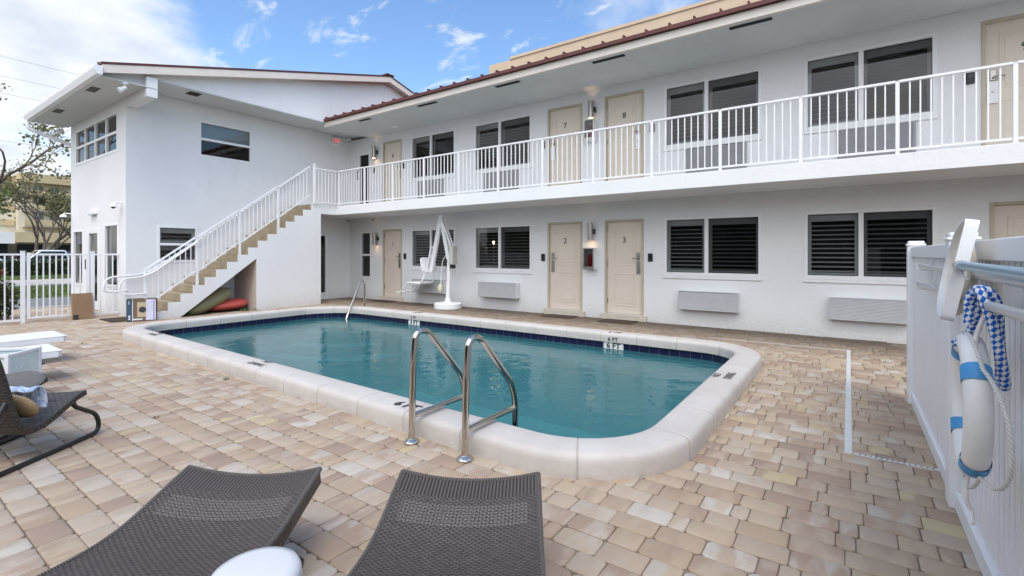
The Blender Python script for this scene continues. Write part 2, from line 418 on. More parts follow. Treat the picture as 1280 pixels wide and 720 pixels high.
    def build(s, name, mat, parent=None, local=False, bevel=0, smooth=True, ang=38, recalc=True, sub=0):
        me = bpy.data.meshes.new(name)
        off = Vector((0, 0, 0))
        if parent is not None and not local:
            p = parent
            while p is not None: off += p.location; p = p.parent
        me.from_pydata([tuple(Vector(q) - off) for q in s.v], [], s.f)
        if any(s.uv):
            ul = me.uv_layers.new(name='UVMap')
            k = 0
            for u, p in zip(s.uv, me.polygons):
                for j in range(p.loop_total): ul.data[p.loop_start + j].uv = u[j] if u else (0, 0)
        for an, vals in s.fa.items():
            at = me.attributes.new(an, 'FLOAT', 'FACE'); at.data.foreach_set('value', vals)
        if recalc:
            bm = bmesh.new(); bm.from_mesh(me); bmesh.ops.recalc_face_normals(bm, faces=bm.faces); bm.to_mesh(me); bm.free()
        if smooth:
            me.polygons.foreach_set('use_smooth', [True] * len(me.polygons)); me.set_sharp_from_angle(angle=R(ang))
        if mat is not None: me.materials.append(mat)
        o = bpy.data.objects.new(name, me); COL.objects.link(o)
        if parent is not None: o.parent = parent
        if bevel:
            b = o.modifiers.new('bevel', 'BEVEL'); b.width = bevel; b.segments = 2; b.limit_method = 'ANGLE'; b.angle_limit = R(40)
        if sub:
            b = o.modifiers.new('sub', 'SUBSURF'); b.levels = sub; b.render_levels = sub
        return o

def tag(o, label=None, cat=None, group=None, kind=None):
    if label: o['label'] = label
    if cat: o['category'] = cat
    if group: o['group'] = group
    if kind: o['kind'] = kind
    return o
def thing(name, label, cat, loc=(0, 0, 0), rz=0, group=None):
    o = bpy.data.objects.new(name, None); COL.objects.link(o); o.location = loc; o.rotation_euler = (0, 0, rz)
    o.empty_display_size = .1
    return tag(o, label, cat, group)
def children(o): return [c for c in bpy.data.objects if c.parent == o]
def copy_tree(o, parent=None):
    c = o.copy(); COL.objects.link(c)
    if parent is not None: c.parent = parent
    for ch in children(o): copy_tree(ch, c)
    return c
def text_mb(body, size, P, ext=.0015, align='CENTER', bold=0.):
    """writing as a thin solid; P maps (x, y, depth) to the world"""
    cu = bpy.data.curves.new('writing', 'FONT'); cu.body = body; cu.size = size; cu.extrude = ext
    cu.align_x = align; cu.align_y = 'CENTER'; cu.resolution_u = 3; cu.offset = size * bold
    ob = bpy.data.objects.new('writing', cu); COL.objects.link(ob)
    dg = bpy.context.evaluated_depsgraph_get(); me = bpy.data.meshes.new_from_object(ob.evaluated_get(dg))
    mb = MB(); mb.add([P(*v.co) for v in me.vertices], [tuple(p.vertices) for p in me.polygons])
    bpy.data.objects.remove(ob); bpy.data.curves.remove(cu); bpy.data.meshes.remove(me)
    return mb
def fillet(pts, r, n=6):
    """round the corners of a polyline"""
    pts = [Vector(p) for p in pts]; out = [pts[0]]
    for i in range(1, len(pts) - 1):
        a, b, c = pts[i - 1], pts[i], pts[i + 1]
        rr = r[i - 1] if isinstance(r, (list, tuple)) else r
        d1 = (a - b); d2 = (c - b)
        k = min(rr, d1.length * .49, d2.length * .49)
        p = b + d1.normalized() * k; q = b + d2.normalized() * k
        for j in range(n + 1):
            t = j / n; out.append(p * (1 - t) ** 2 + b * 2 * t * (1 - t) + q * t * t)
    out.append(pts[-1]); return out

# ------------------------------------------------------------------ pool outline
def rounded(corners, radii, n=9):
    out = []
    N = len(corners)
    for i in range(N):
        a, b, c = Vector(corners[i - 1]), Vector(corners[i]), Vector(corners[(i + 1) % N])
        d1 = (a - b).normalized(); d2 = (c - b).normalized(); ang = d1.angle(d2)
        k = radii[i] / math.tan(ang / 2); cen = b + (d1 + d2).normalized() * radii[i] / math.sin(ang / 2)
        p = b + d1 * k; q = b + d2 * k
        a0 = math.atan2(p.y - cen.y, p.x - cen.x); a1 = math.atan2(q.y - cen.y, q.x - cen.x)
        da = (a1 - a0 + math.pi) % (2 * math.pi) - math.pi
        for j in range(n + 1):
            t = a0 + da * j / n; out.append((cen.x + radii[i] * math.cos(t), cen.y + radii[i] * math.sin(t)))
    return out
PC = [(-1.19, 2.90), (-1.19, 7.12), (-10.27, 7.12), (-10.27, 3.10)]   # inner lip, counter-clockwise
PR = [.62, .55, .95, .62]
def resample(poly, step):
    L = []; n = len(poly)
    for i in range(n):
        a = Vector(poly[i]); b = Vector(poly[(i + 1) % n]); m = max(1, int((b - a).length / step))
        for j in range(m): L.append(a + (b - a) * j / m)
    return L
INNER = resample(rounded(PC, PR), .12)
def normals(pl):
    n = len(pl); out = []
    for i in range(n):
        d = (pl[(i + 1) % n] - pl[i - 1]).normalized(); out.append(Vector((d.y, -d.x)))
    return out
NRM = normals(INNER)
CUM = [0.]
for i in range(len(INNER)): CUM.append(CUM[-1] + (INNER[(i + 1) % len(INNER)] - INNER[i]).length)
def inpoly(x, y, pl):
    c = False; n = len(pl)
    for i in range(n):
        a, b = pl[i], pl[i - 1]
        if (a[1] > y) != (b[1] > y) and x < (b[0] - a[0]) * (y - a[1]) / (b[1] - a[1]) + a[0]: c = not c
    return c
def offs(d): return [p + n * d for p, n in zip(INNER, NRM)]

# ground: one sheet to the horizon with the pool cut out of it
bm = bmesh.new()
def ring(pts, z):
    vs = [bm.verts.new((p[0], p[1], z)) for p in pts]
    return [bm.edges.new((vs[i], vs[(i + 1) % len(vs)])) for i in range(len(vs))]
ed = ring(offs(.15), -.011) + ring([(-420, -420), (420, -420), (420, 420), (-420, 420)], -.011)
bmesh.ops.triangle_fill(bm, edges=ed, use_beauty=True)
hole = [f for f in bm.faces if inpoly(f.calc_center_median().x, f.calc_center_median().y, offs(.15))]
bmesh.ops.delete(bm, geom=hole, context='FACES_ONLY')
me = bpy.data.meshes.new('ground'); bm.to_mesh(me); bm.free(); me.materials.append(M_BED)
go = bpy.data.objects.new('ground', me); COL.objects.link(go); tag(go, kind='structure')

# patio of tumbled pavers, rows along X
def pavers():
    mb = MB(); tone = []; tone2 = []; OUT = offs(.17); bb = (-10.6, -.9, 2.5, 7.5)
    y = -3.0; row = 0.149
    while y < 9.77:
        x = -17.3 + rnd.random() * .2
        h0 = rnd.uniform(-.002, .002)
        while x < .49:
            L = rnd.choice((.155, .155, .232, .232, .232, .085)) * rnd.uniform(.98, 1.02)
            cx, cy = x + L / 2, y + row / 2
            ok = not (bb[0] < cx < bb[1] and bb[2] < cy < bb[3] and inpoly(cx, cy, OUT))
            if ok and cx < -13.4 and cy > 3.8: ok = False
            if ok and cx < -12.3 and 4.3 < cy < 8.0: ok = False
            if ok and abs(cx) < .03 + L / 2 and 4.15 < cy < 8.65 and False: ok = False
            if ok:
                g = .0013; a0, a1 = x + g, x + L - g; b0, b1 = y + g, y + row - g
                j = lambda s: rnd.uniform(-s, s)
                a0 += j(.0015); a1 += j(.0015); b0 += j(.0015); b1 += j(.0015)
                c = rnd.uniform(.006, .019)
                def oct_(i, z):
                    cc = c + i * .25; e = rnd.uniform(-.001, .001)
                    return [(a0 + i + cc, b0 + i, z), (a1 - i - cc, b0 + i + e, z), (a1 - i, b0 + i + cc, z), (a1 - i, b1 - i - cc, z),
                            (a1 - i - cc, b1 - i, z), (a0 + i + cc, b1 - i + e, z), (a0 + i, b1 - i - cc, z), (a0 + i, b0 + i + cc, z)]
                tx, ty = j(.010), j(.010); zz = h0 * .6 + j(.0015)
                t = lambda q: (q[0], q[1], q[2] + zz + (q[0] - cx) * tx + (q[1] - cy) * ty)
                vs = oct_(0, -.032) + [t(q) for q in oct_(0, -.0075)] + [t(q) for q in oct_(.0022, -.0030)] + [t(q) for q in oct_(.0075, -.0003)]
                fs = []
                for r in range(3):
                    for k in range(8): fs.append((r * 8 + k, r * 8 + (k + 1) % 8, r * 8 + 8 + (k + 1) % 8, r * 8 + 8 + k))
                fs.append(tuple(range(24, 32)))
                mb.add(vs, fs)
                q = rnd.random()
                if cx > -2.2: q = q * .80 if q < .93 else q        # fewer pale blocks on the right side
                tone += [q] * 25; tone2 += [rnd.random()] * 25
            x += L
        y += row
    mb.fa = {'tone': tone, 'tone2': tone2}
    return mb
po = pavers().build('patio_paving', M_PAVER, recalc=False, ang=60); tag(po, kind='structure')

# pool --------------------------------------------------------------
pool = thing('swimming_pool', 'swimming pool of teal water with raised white coping and navy tile band', 'pool', (-5.7, 5, 0))
W = .31
prof = [(W, -.03), (W, .03), (W - .001, .10), (W - .005, .125), (W - .016, .144), (W - .034, .154), (W - .07, .160), (W * .5, .162), (.05, .161), (.018, .152), (.0, .132), (-.003, .11), (0, .07), (.0, .018), (.012, .010), (.06, .008)]
def coping():
    mb = MB(); n = len(INNER); st = []
    joints = []; s = .3
    while s < CUM[-1]: joints.append(s); s += .61 + rnd.uniform(-.02, .02)
    def at(s):
        s %= CUM[-1]
        for i in range(n):
            if CUM[i + 1] >= s:
                t = (s - CUM[i]) / (CUM[i + 1] - CUM[i]); j = (i + 1) % n
                return INNER[i].lerp(INNER[j], t), NRM[i].lerp(NRM[j], t).normalized()
    ss = [(c, 0) for c in CUM[:-1]]
    ss = [q for q in ss if all(abs(q[0] - j) > .035 for j in joints)]
    for j in joints: ss += [(j - .03, 0), (j - .018, 0), (j - .005, 0), (j - .002, 1), (j + .002, 1), (j + .005, 0), (j + .018, 0), (j + .03, 0)]
    ss.sort(); m = len(prof); jf = []
    for k, (s, dep) in enumerate(ss):
        p, nn = at(s)
        for i, (d, z) in enumerate(prof):
            a = prof[max(i - 1, 0)]; b = prof[min(i + 1, m - 1)]
            t = Vector((b[0] - a[0], b[1] - a[1])).normalized(); on = Vector((-t.y, t.x))
            if on.dot(Vector((d - W / 2, z - .05))) < 0: on = -on
            dd = d - on.x * .004 * dep; z2 = z - on.y * .004 * dep
            q = p + nn * dd; mb.v.append((q.x, q.y, z2))
    for k in range(len(ss)):
        k2 = (k + 1) % len(ss)
        for i in range(m - 1):
            mb.f.append((k * m + i, k2 * m + i, k2 * m + i + 1, k * m + i + 1)); mb.uv.append(None)
            jf.append(1. if ss[k][1] or ss[k2][1] else 0.)
    mb.fa = {'joint': jf}; return mb
coping().build('coping', M_COPING, pool, ang=50)
def band(d, z0, z1):
    mb = MB(); n = len(INNER); pl = offs(d)
    for i in range(n):
        j = (i + 1) % n; a, b = pl[i], pl[j]
        mb.add([(a.x, a.y, z0), (b.x, b.y, z0), (b.x, b.y, z1), (a.x, a.y, z1)], [(0, 1, 2, 3)], [[(CUM[i], z0 + .095), (CUM[i + 1], z0 + .095), (CUM[i + 1], z1 + .095), (CUM[i], z1 + .095)]])
    return mb
ZW = -.088
tb = band(.03, -.145, .012)
for k, u in enumerate(tb.uv): tb.uv[k] = [(q[0], q[1]) for q in u]
tb.build('tile_band', M_TILE, pool, recalc=False)
bs = band(.03, -1.5, -.145)
pl = offs(.03); bs.add([(p.x, p.y, -1.5) for p in pl], [tuple(range(len(pl)))])
bs.build('basin', M_BASIN, pool, recalc=False)
for k in range(4):
    x1 = -9.1 + .0; r = 1.75 - k * .36
    st = [(-10.24 + r * math.cos(a) * 1.05, 7.13 - r * math.sin(a), -.30 - .22 * k) for a in [math.pi / 2 * i / 14 for i in range(15)]]
    mbs = MB(); poly = [(-10.24, 7.13)] + [(q[0], q[1]) for q in st]
    r2 = .62 + .36 * k
    poly = [(-10.27, 7.13)] + [(-10.27 + r2 * 1.35 * math.cos(a), 7.13 - r2 * math.sin(a)) for a in [math.pi / 2 * i / 14 for i in range(15)]]
    mbs.prism(poly, lambda x, y: (x, y, -1.49), lambda x, y, z=-.16 - .21 * k: (x, y, z)).build('step', M_BASIN, pool)
w = MB(); pl = offs(.03); w.add([(p.x, p.y, ZW) for p in pl], [tuple(range(len(pl)))])
wo = w.build('pool_water', M_WATER, recalc=False, smooth=False); tag(wo, kind='structure')

M_INKW = simple('worn_ink', (.13, .125, .12), .8, 0, .5, 45)
def mark(text, size, P, label=None, sx=1.0, parent=pool):
    o = text_mb(text, size, lambda x, y, d: P(x * sx, y, d), bold=0 if len(text) == 2 or len(text) == 6 else .03).build('depth_marking', M_INKW if len(text) == 2 or len(text) == 6 else M_INK, parent, smooth=False)
    if label: o['label'] = label
    return o
def flat(cx, cy, rx, ry, z=.1632):     # writing flat on the coping: rx = reading direction
    up = (-ry, rx)
    return lambda x, y, d: (cx + rx * x + up[0] * y, cy + ry * x + up[1] * y, z + d + .001)
mark('NO', .105, flat(-1.115, 5.28, 0, 1)); mark('DIVING', .115, flat(-1.0, 5.33, 0, 1, .1632), sx=.8)
mark('NO', .10, flat(-5.52, 2.925, 1, 0)); mark('DIVING', .11, flat(-5.52, 2.80, 1, 0, .1632), sx=.85)
mark('NO', .10, flat(-8.85, 3.0, 1, 0)); mark('DIVING', .10, flat(-8.85, 2.90, 1, 0, .1632), sx=.85)
mark('6 FT', .135, flat(-2.99, 2.75, 1, 0, .1632), sx=1.05)
mark('6 FT', .12, flat(-3.05, 7.205, 1, 0, .162)); mark('3 FT', .12, flat(-7.5, 7.205, 1, 0, .162))
for X, tx in ((-3.05, '6 FT'), (-7.55, '3 FT')):
    MB().box((X - .165, 7.138, -.094), (X + .165, 7.149, .010)).build('marker_tile', simple('white_tile', (.70, .71, .71), .2), pool)
    mark(tx, .115, lambda x, y, d, X=X: (X + x, 7.1365 - d, -.042 + y), sx=1.1)
    mark(tx, .08, lambda x, y, d, X=X: (X + x, 7.1175 - d * .5, .062 + y), sx=1.15)
# coping drain and skimmer notch lines on the deck: narrow white channel drains
dr = thing('channel_drain', 'narrow white slotted channel drain let into the pavers beside the white fence', 'drain', (0, 6, 0))
M_DRAIN = simple('drain_plastic', (.60, .61, .62), .5, 0, .12, 7)
MB().box((-.026, 4.17, -.02), (.020, 8.60, .004)).build('drain_cover', M_DRAIN, dr, bevel=.002)
MB().box((-1.95, 8.555, -.02), (-.027, 8.572, .0035)).build('drain_cover', M_DRAIN, dr)
e = MB(); e.box((.03, 4.165, -.02), (.485, 4.195, .004)); e.build('drain_cover', M_DRAIN, dr)
e = MB()
for i in range(14): e.box((.06 + i * .03, 4.174, .0042), (.072 + i * .03, 4.186, .0052))
e.build('drain_slots', M_INK, dr, smooth=False)

# ------------------------------------------------------------------ motel building
motel = thing('motel_building', 'white two storey motel with open upper walkway and low red metal roof', 'building', (-8, 12, 0))
def Pmain(u, n, v): return (u, 9.78 - n, v)
def Pside(u, n, v): return (-13.32 + n, u, v)
def Pfront(u, n, v): return (u, 3.85 - n, v)
def wall(u0, u1, v0, v1, ops, P, name='wall', rev=.13, mat=None):
    us = sorted({u0, u1} | {o[0] for o in ops} | {o[1] for o in ops}); vs = sorted({v0, v1} | {o[2] for o in ops} | {o[3] for o in ops})
    # cut long spans so that the plaster bump shades evenly
    mb = MB()
    for a, b in zip(us, us[1:]):
        for c, d in zip(vs, vs[1:]):
            mu, mv = (a + b) / 2, (c + d) / 2
            if any(o[0] < mu < o[1] and o[2] < mv < o[3] for o in ops): continue
            mb.add([P(a, 0, c), P(b, 0, c), P(b, 0, d), P(a, 0, d)], [(0, 1, 2, 3)])
    for a, b, c, d in [o[:4] for o in ops]:
        for q in (((a, c), (b, c)), ((b, c), (b, d)), ((b, d), (a, d)), ((a, d), (a, c))):
            (x, y), (z, w_) = q
            mb.add([P(x, 0, y), P(z, 0, w_), P(z, -rev, w_), P(x, -rev, y)], [(0, 1, 2, 3)])
    return mb.build(name, mat or M_STUCCO, motel, smooth=False, recalc=False)

def window(u0, u1, v0, v1, P, style='slider', label=None, blind=True, deep=.55):
    """frame (part: window) > pane, blind, sill"""
    f = MB(); b = .055; n1, n0 = .012, -.05
    f.box((u0 - .0, n0, v0), (u0 + b, n1, v1), P); f.box((u1 - b, n0, v0), (u1, n1, v1), P)
    f.box((u0 + b, n0, v1 - b), (u1 - b, n1, v1), P); f.box((u0 + b, n0, v0), (u1 - b, n1, v0 + b * 1.2), P)
    um = (u0 + u1) / 2; vm = (v0 + v1) / 2
    g = []
    if style == 'slider':
        um = u0 + (u1 - u0) * .46
        f.box((um - .035, n0, v0 + b), (um + .035, n1 - .006, v1 - b), P)
        g = [(u0 + b, um - .035, -.028, v0 + b, v1 - b), (um + .035, u1 - b, -.04, v0 + b, v1 - b)]
    elif style == 'sash':
        f.box((u0 + b, n0, vm - .03), (u1 - b, n1 - .006, vm + .03), P)
        g = [(u0 + b, u1 - b, -.04, v0 + b, vm - .03), (u0 + b, u1 - b, -.028, vm + .03, v1 - b)]
    elif style == 'grid':
        for i in range(1, 4):
            uu = u0 + (u1 - u0) * i / 4; f.box((uu - .03, n0, v0 + b), (uu + .03, n1 - .004, v1 - b), P)
        f.box((u0 + b, n0, vm - .03), (u1 - b, n1 - .007, vm + .03), P)
        g = [(u0 + b, u1 - b, -.035, v0 + b, v1 - b)]
    else: g = [(u0 + b, u1 - b, -.035, v0 + b, v1 - b)]
    fo = f.build('window', M_WHITE, motel, bevel=.004)
    if label: fo['label'] = label
    for i, (a, c, n, d, e2) in enumerate(g):
        m = MB(); m.add([P(a, n, d), P(c, n, d), P(c, n, e2), P(a, n, e2)], [(0, 1, 2, 3)])
        dark = (style == 'slider' and i == 1) or (style == 'sash' and i == 0)
        m.build('pane', M_SCREEN if dark else M_GLASS, fo, smooth=False)
        if blind:
            s = MB(); k = .078; z = d + .07; ww = rnd.choice((.026, .030, .032)); hh = rnd.choice((.012, .018, .026))
            s.box((a + .05, n - .075, d + .02), (c - .05, n - .055, d + .06), P); s.box((a + .05, n - .085, e2 - .12), (c - .05, n - .045, e2), P)
            s.box((a - .01, n - .085, d), (a + .05, n - .045, e2), P); s.box((c - .05, n - .085, d), (c + .01, n - .045, e2), P)
            while z < e2 - .14:
                s.add([P(a + .05, n - .062 + ww, z), P(c - .05, n - .062 + ww, z), P(c - .05, n - .062 - ww, z + hh), P(a + .05, n - .062 - ww, z + hh)], [(0, 1, 2, 3)])
                z += k
            s.build('blind', M_BLIND, fo, smooth=False)
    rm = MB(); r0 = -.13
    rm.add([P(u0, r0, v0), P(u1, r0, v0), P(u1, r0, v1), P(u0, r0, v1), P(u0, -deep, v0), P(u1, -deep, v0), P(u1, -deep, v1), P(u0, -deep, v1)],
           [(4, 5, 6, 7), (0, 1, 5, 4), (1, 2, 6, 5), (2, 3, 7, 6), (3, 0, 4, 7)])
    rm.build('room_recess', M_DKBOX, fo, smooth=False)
    if style in ('slider',):
        sl = MB(); sl.box((u0 - .01, 0.002, v0 - .055), (u1 + .01, .030, v0 - .002), P); sl.build('sill', M_WHITE, fo, bevel=.004)
    return fo

def door(u0, u1, v0, v1, P, num, hand, cover=False, sill=True, label=None):
    """cream two panel door in a tan frame"""
    d = MB(); w_ = .045
    a, b, c, e_ = u0 + w_, u1 - w_, v0 + .006, v1 - w_
    n = -.035
    d.box((a, n - .03, c), (b, n, e_), P)
    # raised panel mouldings
    for (q0, q1) in (((c + 1.02), e_ - .16), (c + .16, c + .86)):
        p0, p1 = a + .15, b - .15
        ring = [(p0, q0, p1, q0 + .028), (p0, q1 - .028, p1, q1), (p0, q0 + .028, p0 + .028, q1 - .028), (p1 - .028, q0 + .028, p1, q1 - .028)]
        for (x0, y0, x1, y1) in ring: d.box((x0, n - .001, y0), (x1, n + .007, y1), P)
        d.box((p0 + .06, n - .001, q0 + .06), (p1 - .06, n + .005, q1 - .06), P)
    do = d.build('door', M_DOOR, motel, bevel=.003)
    do['label'] = label or ('cream door numbered %s' % num)
    f = MB()
    f.box((u0, -.08, v0), (u0 + w_, .012, v1), P); f.box((u1 - w_, -.08, v0), (u1, .012, v1), P); f.box((u0 + w_, -.08, v1 - w_), (u1 - w_, .012, v1), P)
    f.build('door_frame', M_DOORFR, do, bevel=.003)
    bk = MB(); bk.box((u0 + .01, -.12, v0), (u1 - .01, -.085, v1 - .01), P); bk.build('door_backing', M_DKBOX, do)
    if num: text_mb(str(num), .175, lambda x, y, dd: P((u0 + u1) / 2 + x, n + .009 + dd, v0 + 1.58 + y), .003).build('door_number', M_INK, do, smooth=False)
    s = 1 if hand == 'R' else -1
    hx = (b - .085) if hand == 'R' else (a + .085)
    lk = MB(); lk.box((hx - .038, n + .001, v0 + .86), (hx + .038, n + .018, v0 + 1.13), P); lk.box((hx - .034, n + .001, v0 + 1.16), (hx + .034, n + .022, v0 + 1.31), P)
    lk.build('lock_plate', M_BRUSH, do, bevel=.004)
    hd = MB(); hd.cyl(P(hx, n + .02, v0 + 1.20), P(hx, n + .065, v0 + 1.20), .011, 10)
    hd.tube([P(hx, n + .062, v0 + 1.20), P(hx - s * .05, n + .066, v0 + 1.20), P(hx - s * .12, n + .06, v0 + 1.195)], .010, 8)
    hd.build('door_handle', M_BRUSH, do)
    MB().cyl(P(hx, n + .018, v0 + .99), P(hx, n + .035, v0 + .99), .016, 12).build('lock_cylinder', M_BRUSH, do)
    hg = (a + .004) if hand == 'R' else (b - .004)
    for z in (.22, 1.02, 1.80):
        MB().box((hg - .014, n - .002, v0 + z), (hg + .014, n + .022, v0 + z + .10), P).build('hinge', M_BRUSH, do)
    if cover: MB().box((hx - .055, n + .0195, v0 + .82), (hx + .055, n + .0235, v0 + 1.14), P).build('door_hanger', M_WHITE, do)
    if sill: MB().box((u0 - .07, .0, v0 - .13), (u1 + .07, .07, v0 - .004), P).build('door_sill', M_DOORSILL, do, bevel=.006)
    return do

LW = [(-10.46, -8.74, 1.00, 2.13), (-8.08, -6.28, .98, 2.14), (-3.08, -1.30, .98, 2.15), (-.64, 1.11, .98, 2.15), (3.3, 5.1, .98, 2.15)]
UW = [(a, b, 3.55, 4.82) for a, b, _, _ in LW]
LD = [(-11.70, -10.85, .13, 2.15, 1, 'R'), (-5.83, -4.92, .13, 2.15, 2, 'L'), (-4.38, -3.50, .13, 2.15, 3, 'R'), (1.69, 2.58, .13, 2.17, 4, 'L')]
UD = [(-11.70, -10.85, 2.80, 4.82, 6, 'R'), (-5.83, -4.92, 2.80, 4.82, 7, 'L'), (-4.38, -3.50, 2.80, 4.85, 8, 'R'), (1.60, 2.52, 2.80, 4.84, 9, 'L')]
SLIT = (-12.78, -12.25, .64, 2.12); UGL = (-12.91, -12.27, 2.80, 4.68)
wall(-13.32, 9., -.05, 2.55, LW + [d[:4] for d in LD] + [SLIT], Pmain)
wall(-13.32, 9., 2.55, 5.08, UW + [d[:4] for d in UD] + [UGL], Pmain)
names = ['left of the white pool lift', 'between doors 1 and 2', 'right of door 3', 'behind the white fence', 'far right']
for i, wn in enumerate(LW): window(*wn, Pmain)
for i, wn in enumerate(UW): window(*wn, Pmain)
window(*SLIT, Pmain, 'sash', blind=False)
for d in LD: door(*d[:4], Pmain, d[4], d[5])
for d in UD: door(*d[:4], Pmain, d[4], d[5], cover=d[4] != 6, sill=False)
def glassdoor(u0, u1, v0, v1, P, label):
    f = MB(); w_ = .10
    f.box((u0, -.07, v0), (u0 + w_, .01, v1), P); f.box((u1 - w_, -.07, v0), (u1, .01, v1), P)
    f.box((u0 + w_, -.07, v1 - .13), (u1 - w_, .01, v1), P); f.box((u0 + w_, -.07, v0), (u1 - w_, .01, v0 + .2), P)
    o = f.build('door', M_WHITE, motel, bevel=.004); o['label'] = label
    m = MB(); m.add([P(u0 + w_, -.03, v0 + .2), P(u1 - w_, -.03, v0 + .2), P(u1 - w_, -.03, v1 - .13), P(u0 + w_, -.03, v1 - .13)], [(0, 1, 2, 3)])
    m.build('pane', M_SCREEN, o, smooth=False)
    rm = MB(); r0 = -.13; dp_ = -.9
    rm.add([P(u0, r0, v0), P(u1, r0, v0), P(u1, r0, v1), P(u0, r0, v1), P(u0, dp_, v0), P(u1, dp_, v0), P(u1, dp_, v1), P(u0, dp_, v1)],
           [(4, 5, 6, 7), (0, 1, 5, 4), (1, 2, 6, 5), (2, 3, 7, 6), (3, 0, 4, 7)])
    rm.build('room_recess', M_DKBOX, o, smooth=False)
    h = MB(); h.tube(fillet([P(u0 + .05, .008, v0 + 1.0), P(u0 + .05, .06, v0 + 1.0), P(u0 + .05, .06, v0 + 1.25), P(u0 + .05, .01, v0 + 1.25)], .02), .012, 8); h.build('door_handle', M_BLACK, o)
    return o
glassdoor(*UGL, Pmain, 'white framed dark glass door beside door 6')
# wing
SU = (5.33, 6.64, 3.85, 4.77); SL = (4.45, 5.31, 1.20, 2.09); SD = (8.10, 8.98, .02, 2.10)
wall(3.85, 9.78, -.05, 5.20, [SU, SL, SD], Pside)
su_ = window(*SU, Pside, 'sash', blind=False); MB().box((SU[0] + .02, -.10, (SU[2] + SU[3]) / 2), (SU[1] - .02, -.085, SU[3] - .02), Pside).build('shade', simple('blue_grey_shade', (.34, .42, .47), .8, 0, .05, 3), su_); window(*SL, Pside, 'sash')
glassdoor(*SD, Pside, 'white framed glass door behind the stair wall')
FU = (-17.10, -13.84, 3.78, 4.72); FL = (-17.33, -16.45, .56, 2.05); FD = (-16.07, -15.18, .02, 2.06); FR = (-14.76, -13.80, .62, 2.13)
wall(-17.56, -13.32, -.05, 4.96, [FU, FL, FD, FR], Pfront)
window(*FU, Pfront, 'grid', blind=False, deep=1.2); window(*FL, Pfront, 'single', blind=False, deep=1.0); window(*FR, Pfront, 'single', blind=False, deep=1.0)
glassdoor(*FD, Pfront, 'white office door with glass on the street side')
# far end walls of the wing and main block
MB().box((-17.56, 3.852, -.05), (-17.54, 16.5, 4.95)).build('wall', M_STUCCO, motel, smooth=False)
MB().box((-17.9, 16.5, -.05), (9, 16.52, 5.2)).build('wall', M_STUCCO, motel, smooth=False)
MB().box((9, 9.782, -.05), (9.02, 16.5, 5.2)).build('wall', M_STUCCO, motel, smooth=False)
# upper walkway slab
sl = MB()
sl.box((-12.18, 8.48, 2.54), (9., 9.779, 2.80)); sl.box((-13.318, 7.94, 2.54), (-12.182, 9.779, 2.80))
sl.build('walkway_slab', M_STUCCO, motel, bevel=.006)
# wing gable, roof
def zr(y): return 5.2 + .2655 * (y - 3.27) if y < 10.35 else 7.08 - .2655 * (y - 10.35)
ys = [3.08, 10.35, 17.6]
rf = MB()
for a, b in zip(ys, ys[1:]):
    za, zb = zr(a), zr(b)
    rf.add([(-17.85, a, za), (-12.02, a, za), (-12.02, b, zb), (-17.85, b, zb), (-17.85, a, za + .045), (-12.02, a, za + .045), (-12.02, b, zb + .045), (-17.85, b, zb + .045)],
           [(0, 3, 2, 1), (4, 5, 6, 7), (0, 1, 5, 4), (1, 2, 6, 5), (2, 3, 7, 6), (3, 0, 4, 7)])
for x in [-17.7 + .42 * i for i in range(14)]:
    for a, b in zip(ys, ys[1:]): rf.bar((x, a, zr(a) + .06), (x, b, zr(b) + .06), .025, .04)
rf.bar((-17.85, 10.35, 7.14), (-12.0, 10.35, 7.14), .30, .03)
rf.build('roof', M_ROOF, motel)
g = MB(); gy = [4.12, 10.35, 16.4]
poly = [(3.13, 4.945), (4.058, 4.945), (4.06, 5.185), (16.4, 5.185), (16.4, zr(16.4) - .06), (10.35, zr(10.35) - .06), (3.13, zr(3.13) - .06)]
g.prism(poly, lambda y, z: (-12.32, y, z), lambda y, z: (-12.28, y, z)).build('gable_wall', M_STUCCO, motel, smooth=False)
g = MB(); g.prism(poly[3:] if False else [(3.86, 4.9), (16.4, 4.9)] + poly[4:6] + [(3.86, zr(3.86) - .06)], lambda y, z: (-17.6, y, z), lambda y, z: (-17.56, y, z)).build('gable_wall', M_STUCCO, motel, smooth=False)
rk = MB()
for a, b in ((3.10, 10.35), (10.35, 17.5)):
    za, zb = zr(a) - .003, zr(b) - .003; h = .165
    rk.add([(-12.07, a, za - h), (-12.03, a, za - h), (-12.03, b, zb - h), (-12.07, b, zb - h), (-12.07, a, za), (-12.03, a, za), (-12.03, b, zb), (-12.07, b, zb)],
           [(0, 3, 2, 1), (4, 5, 6, 7), (0, 1, 5, 4), (1, 2, 6, 5), (2, 3, 7, 6), (3, 0, 4, 7)])
    # sloped underside of the rake overhang
    rk.add([(-12.28, a, za - h + .02), (-12.07, a, za - h + .02), (-12.07, b, zb - h + .02), (-12.28, b, zb - h + .02)], [(0, 1, 2, 3)])
rk.build('rake_board', M_FASCIA, motel, smooth=False)
so = MB()
so.box((-13.30, 4.06, 5.165), (-12.285, 16.4, 5.183)); so.build('soffit', M_SOFFIT, motel)
so = MB(); so.box((-17.8, 3.10, 4.925), (-12.09, 3.848, 4.94)); so.box((-13.318, 3.85, 4.925), (-12.09, 4.06, 4.94)); so.build('soffit', M_SOFFIT, motel)
MB().box((-13.30, 3.853, 4.735), (-12.10, 4.055, 5.16)).build('outrigger_beam', M_STUCCO, motel, bevel=.008)
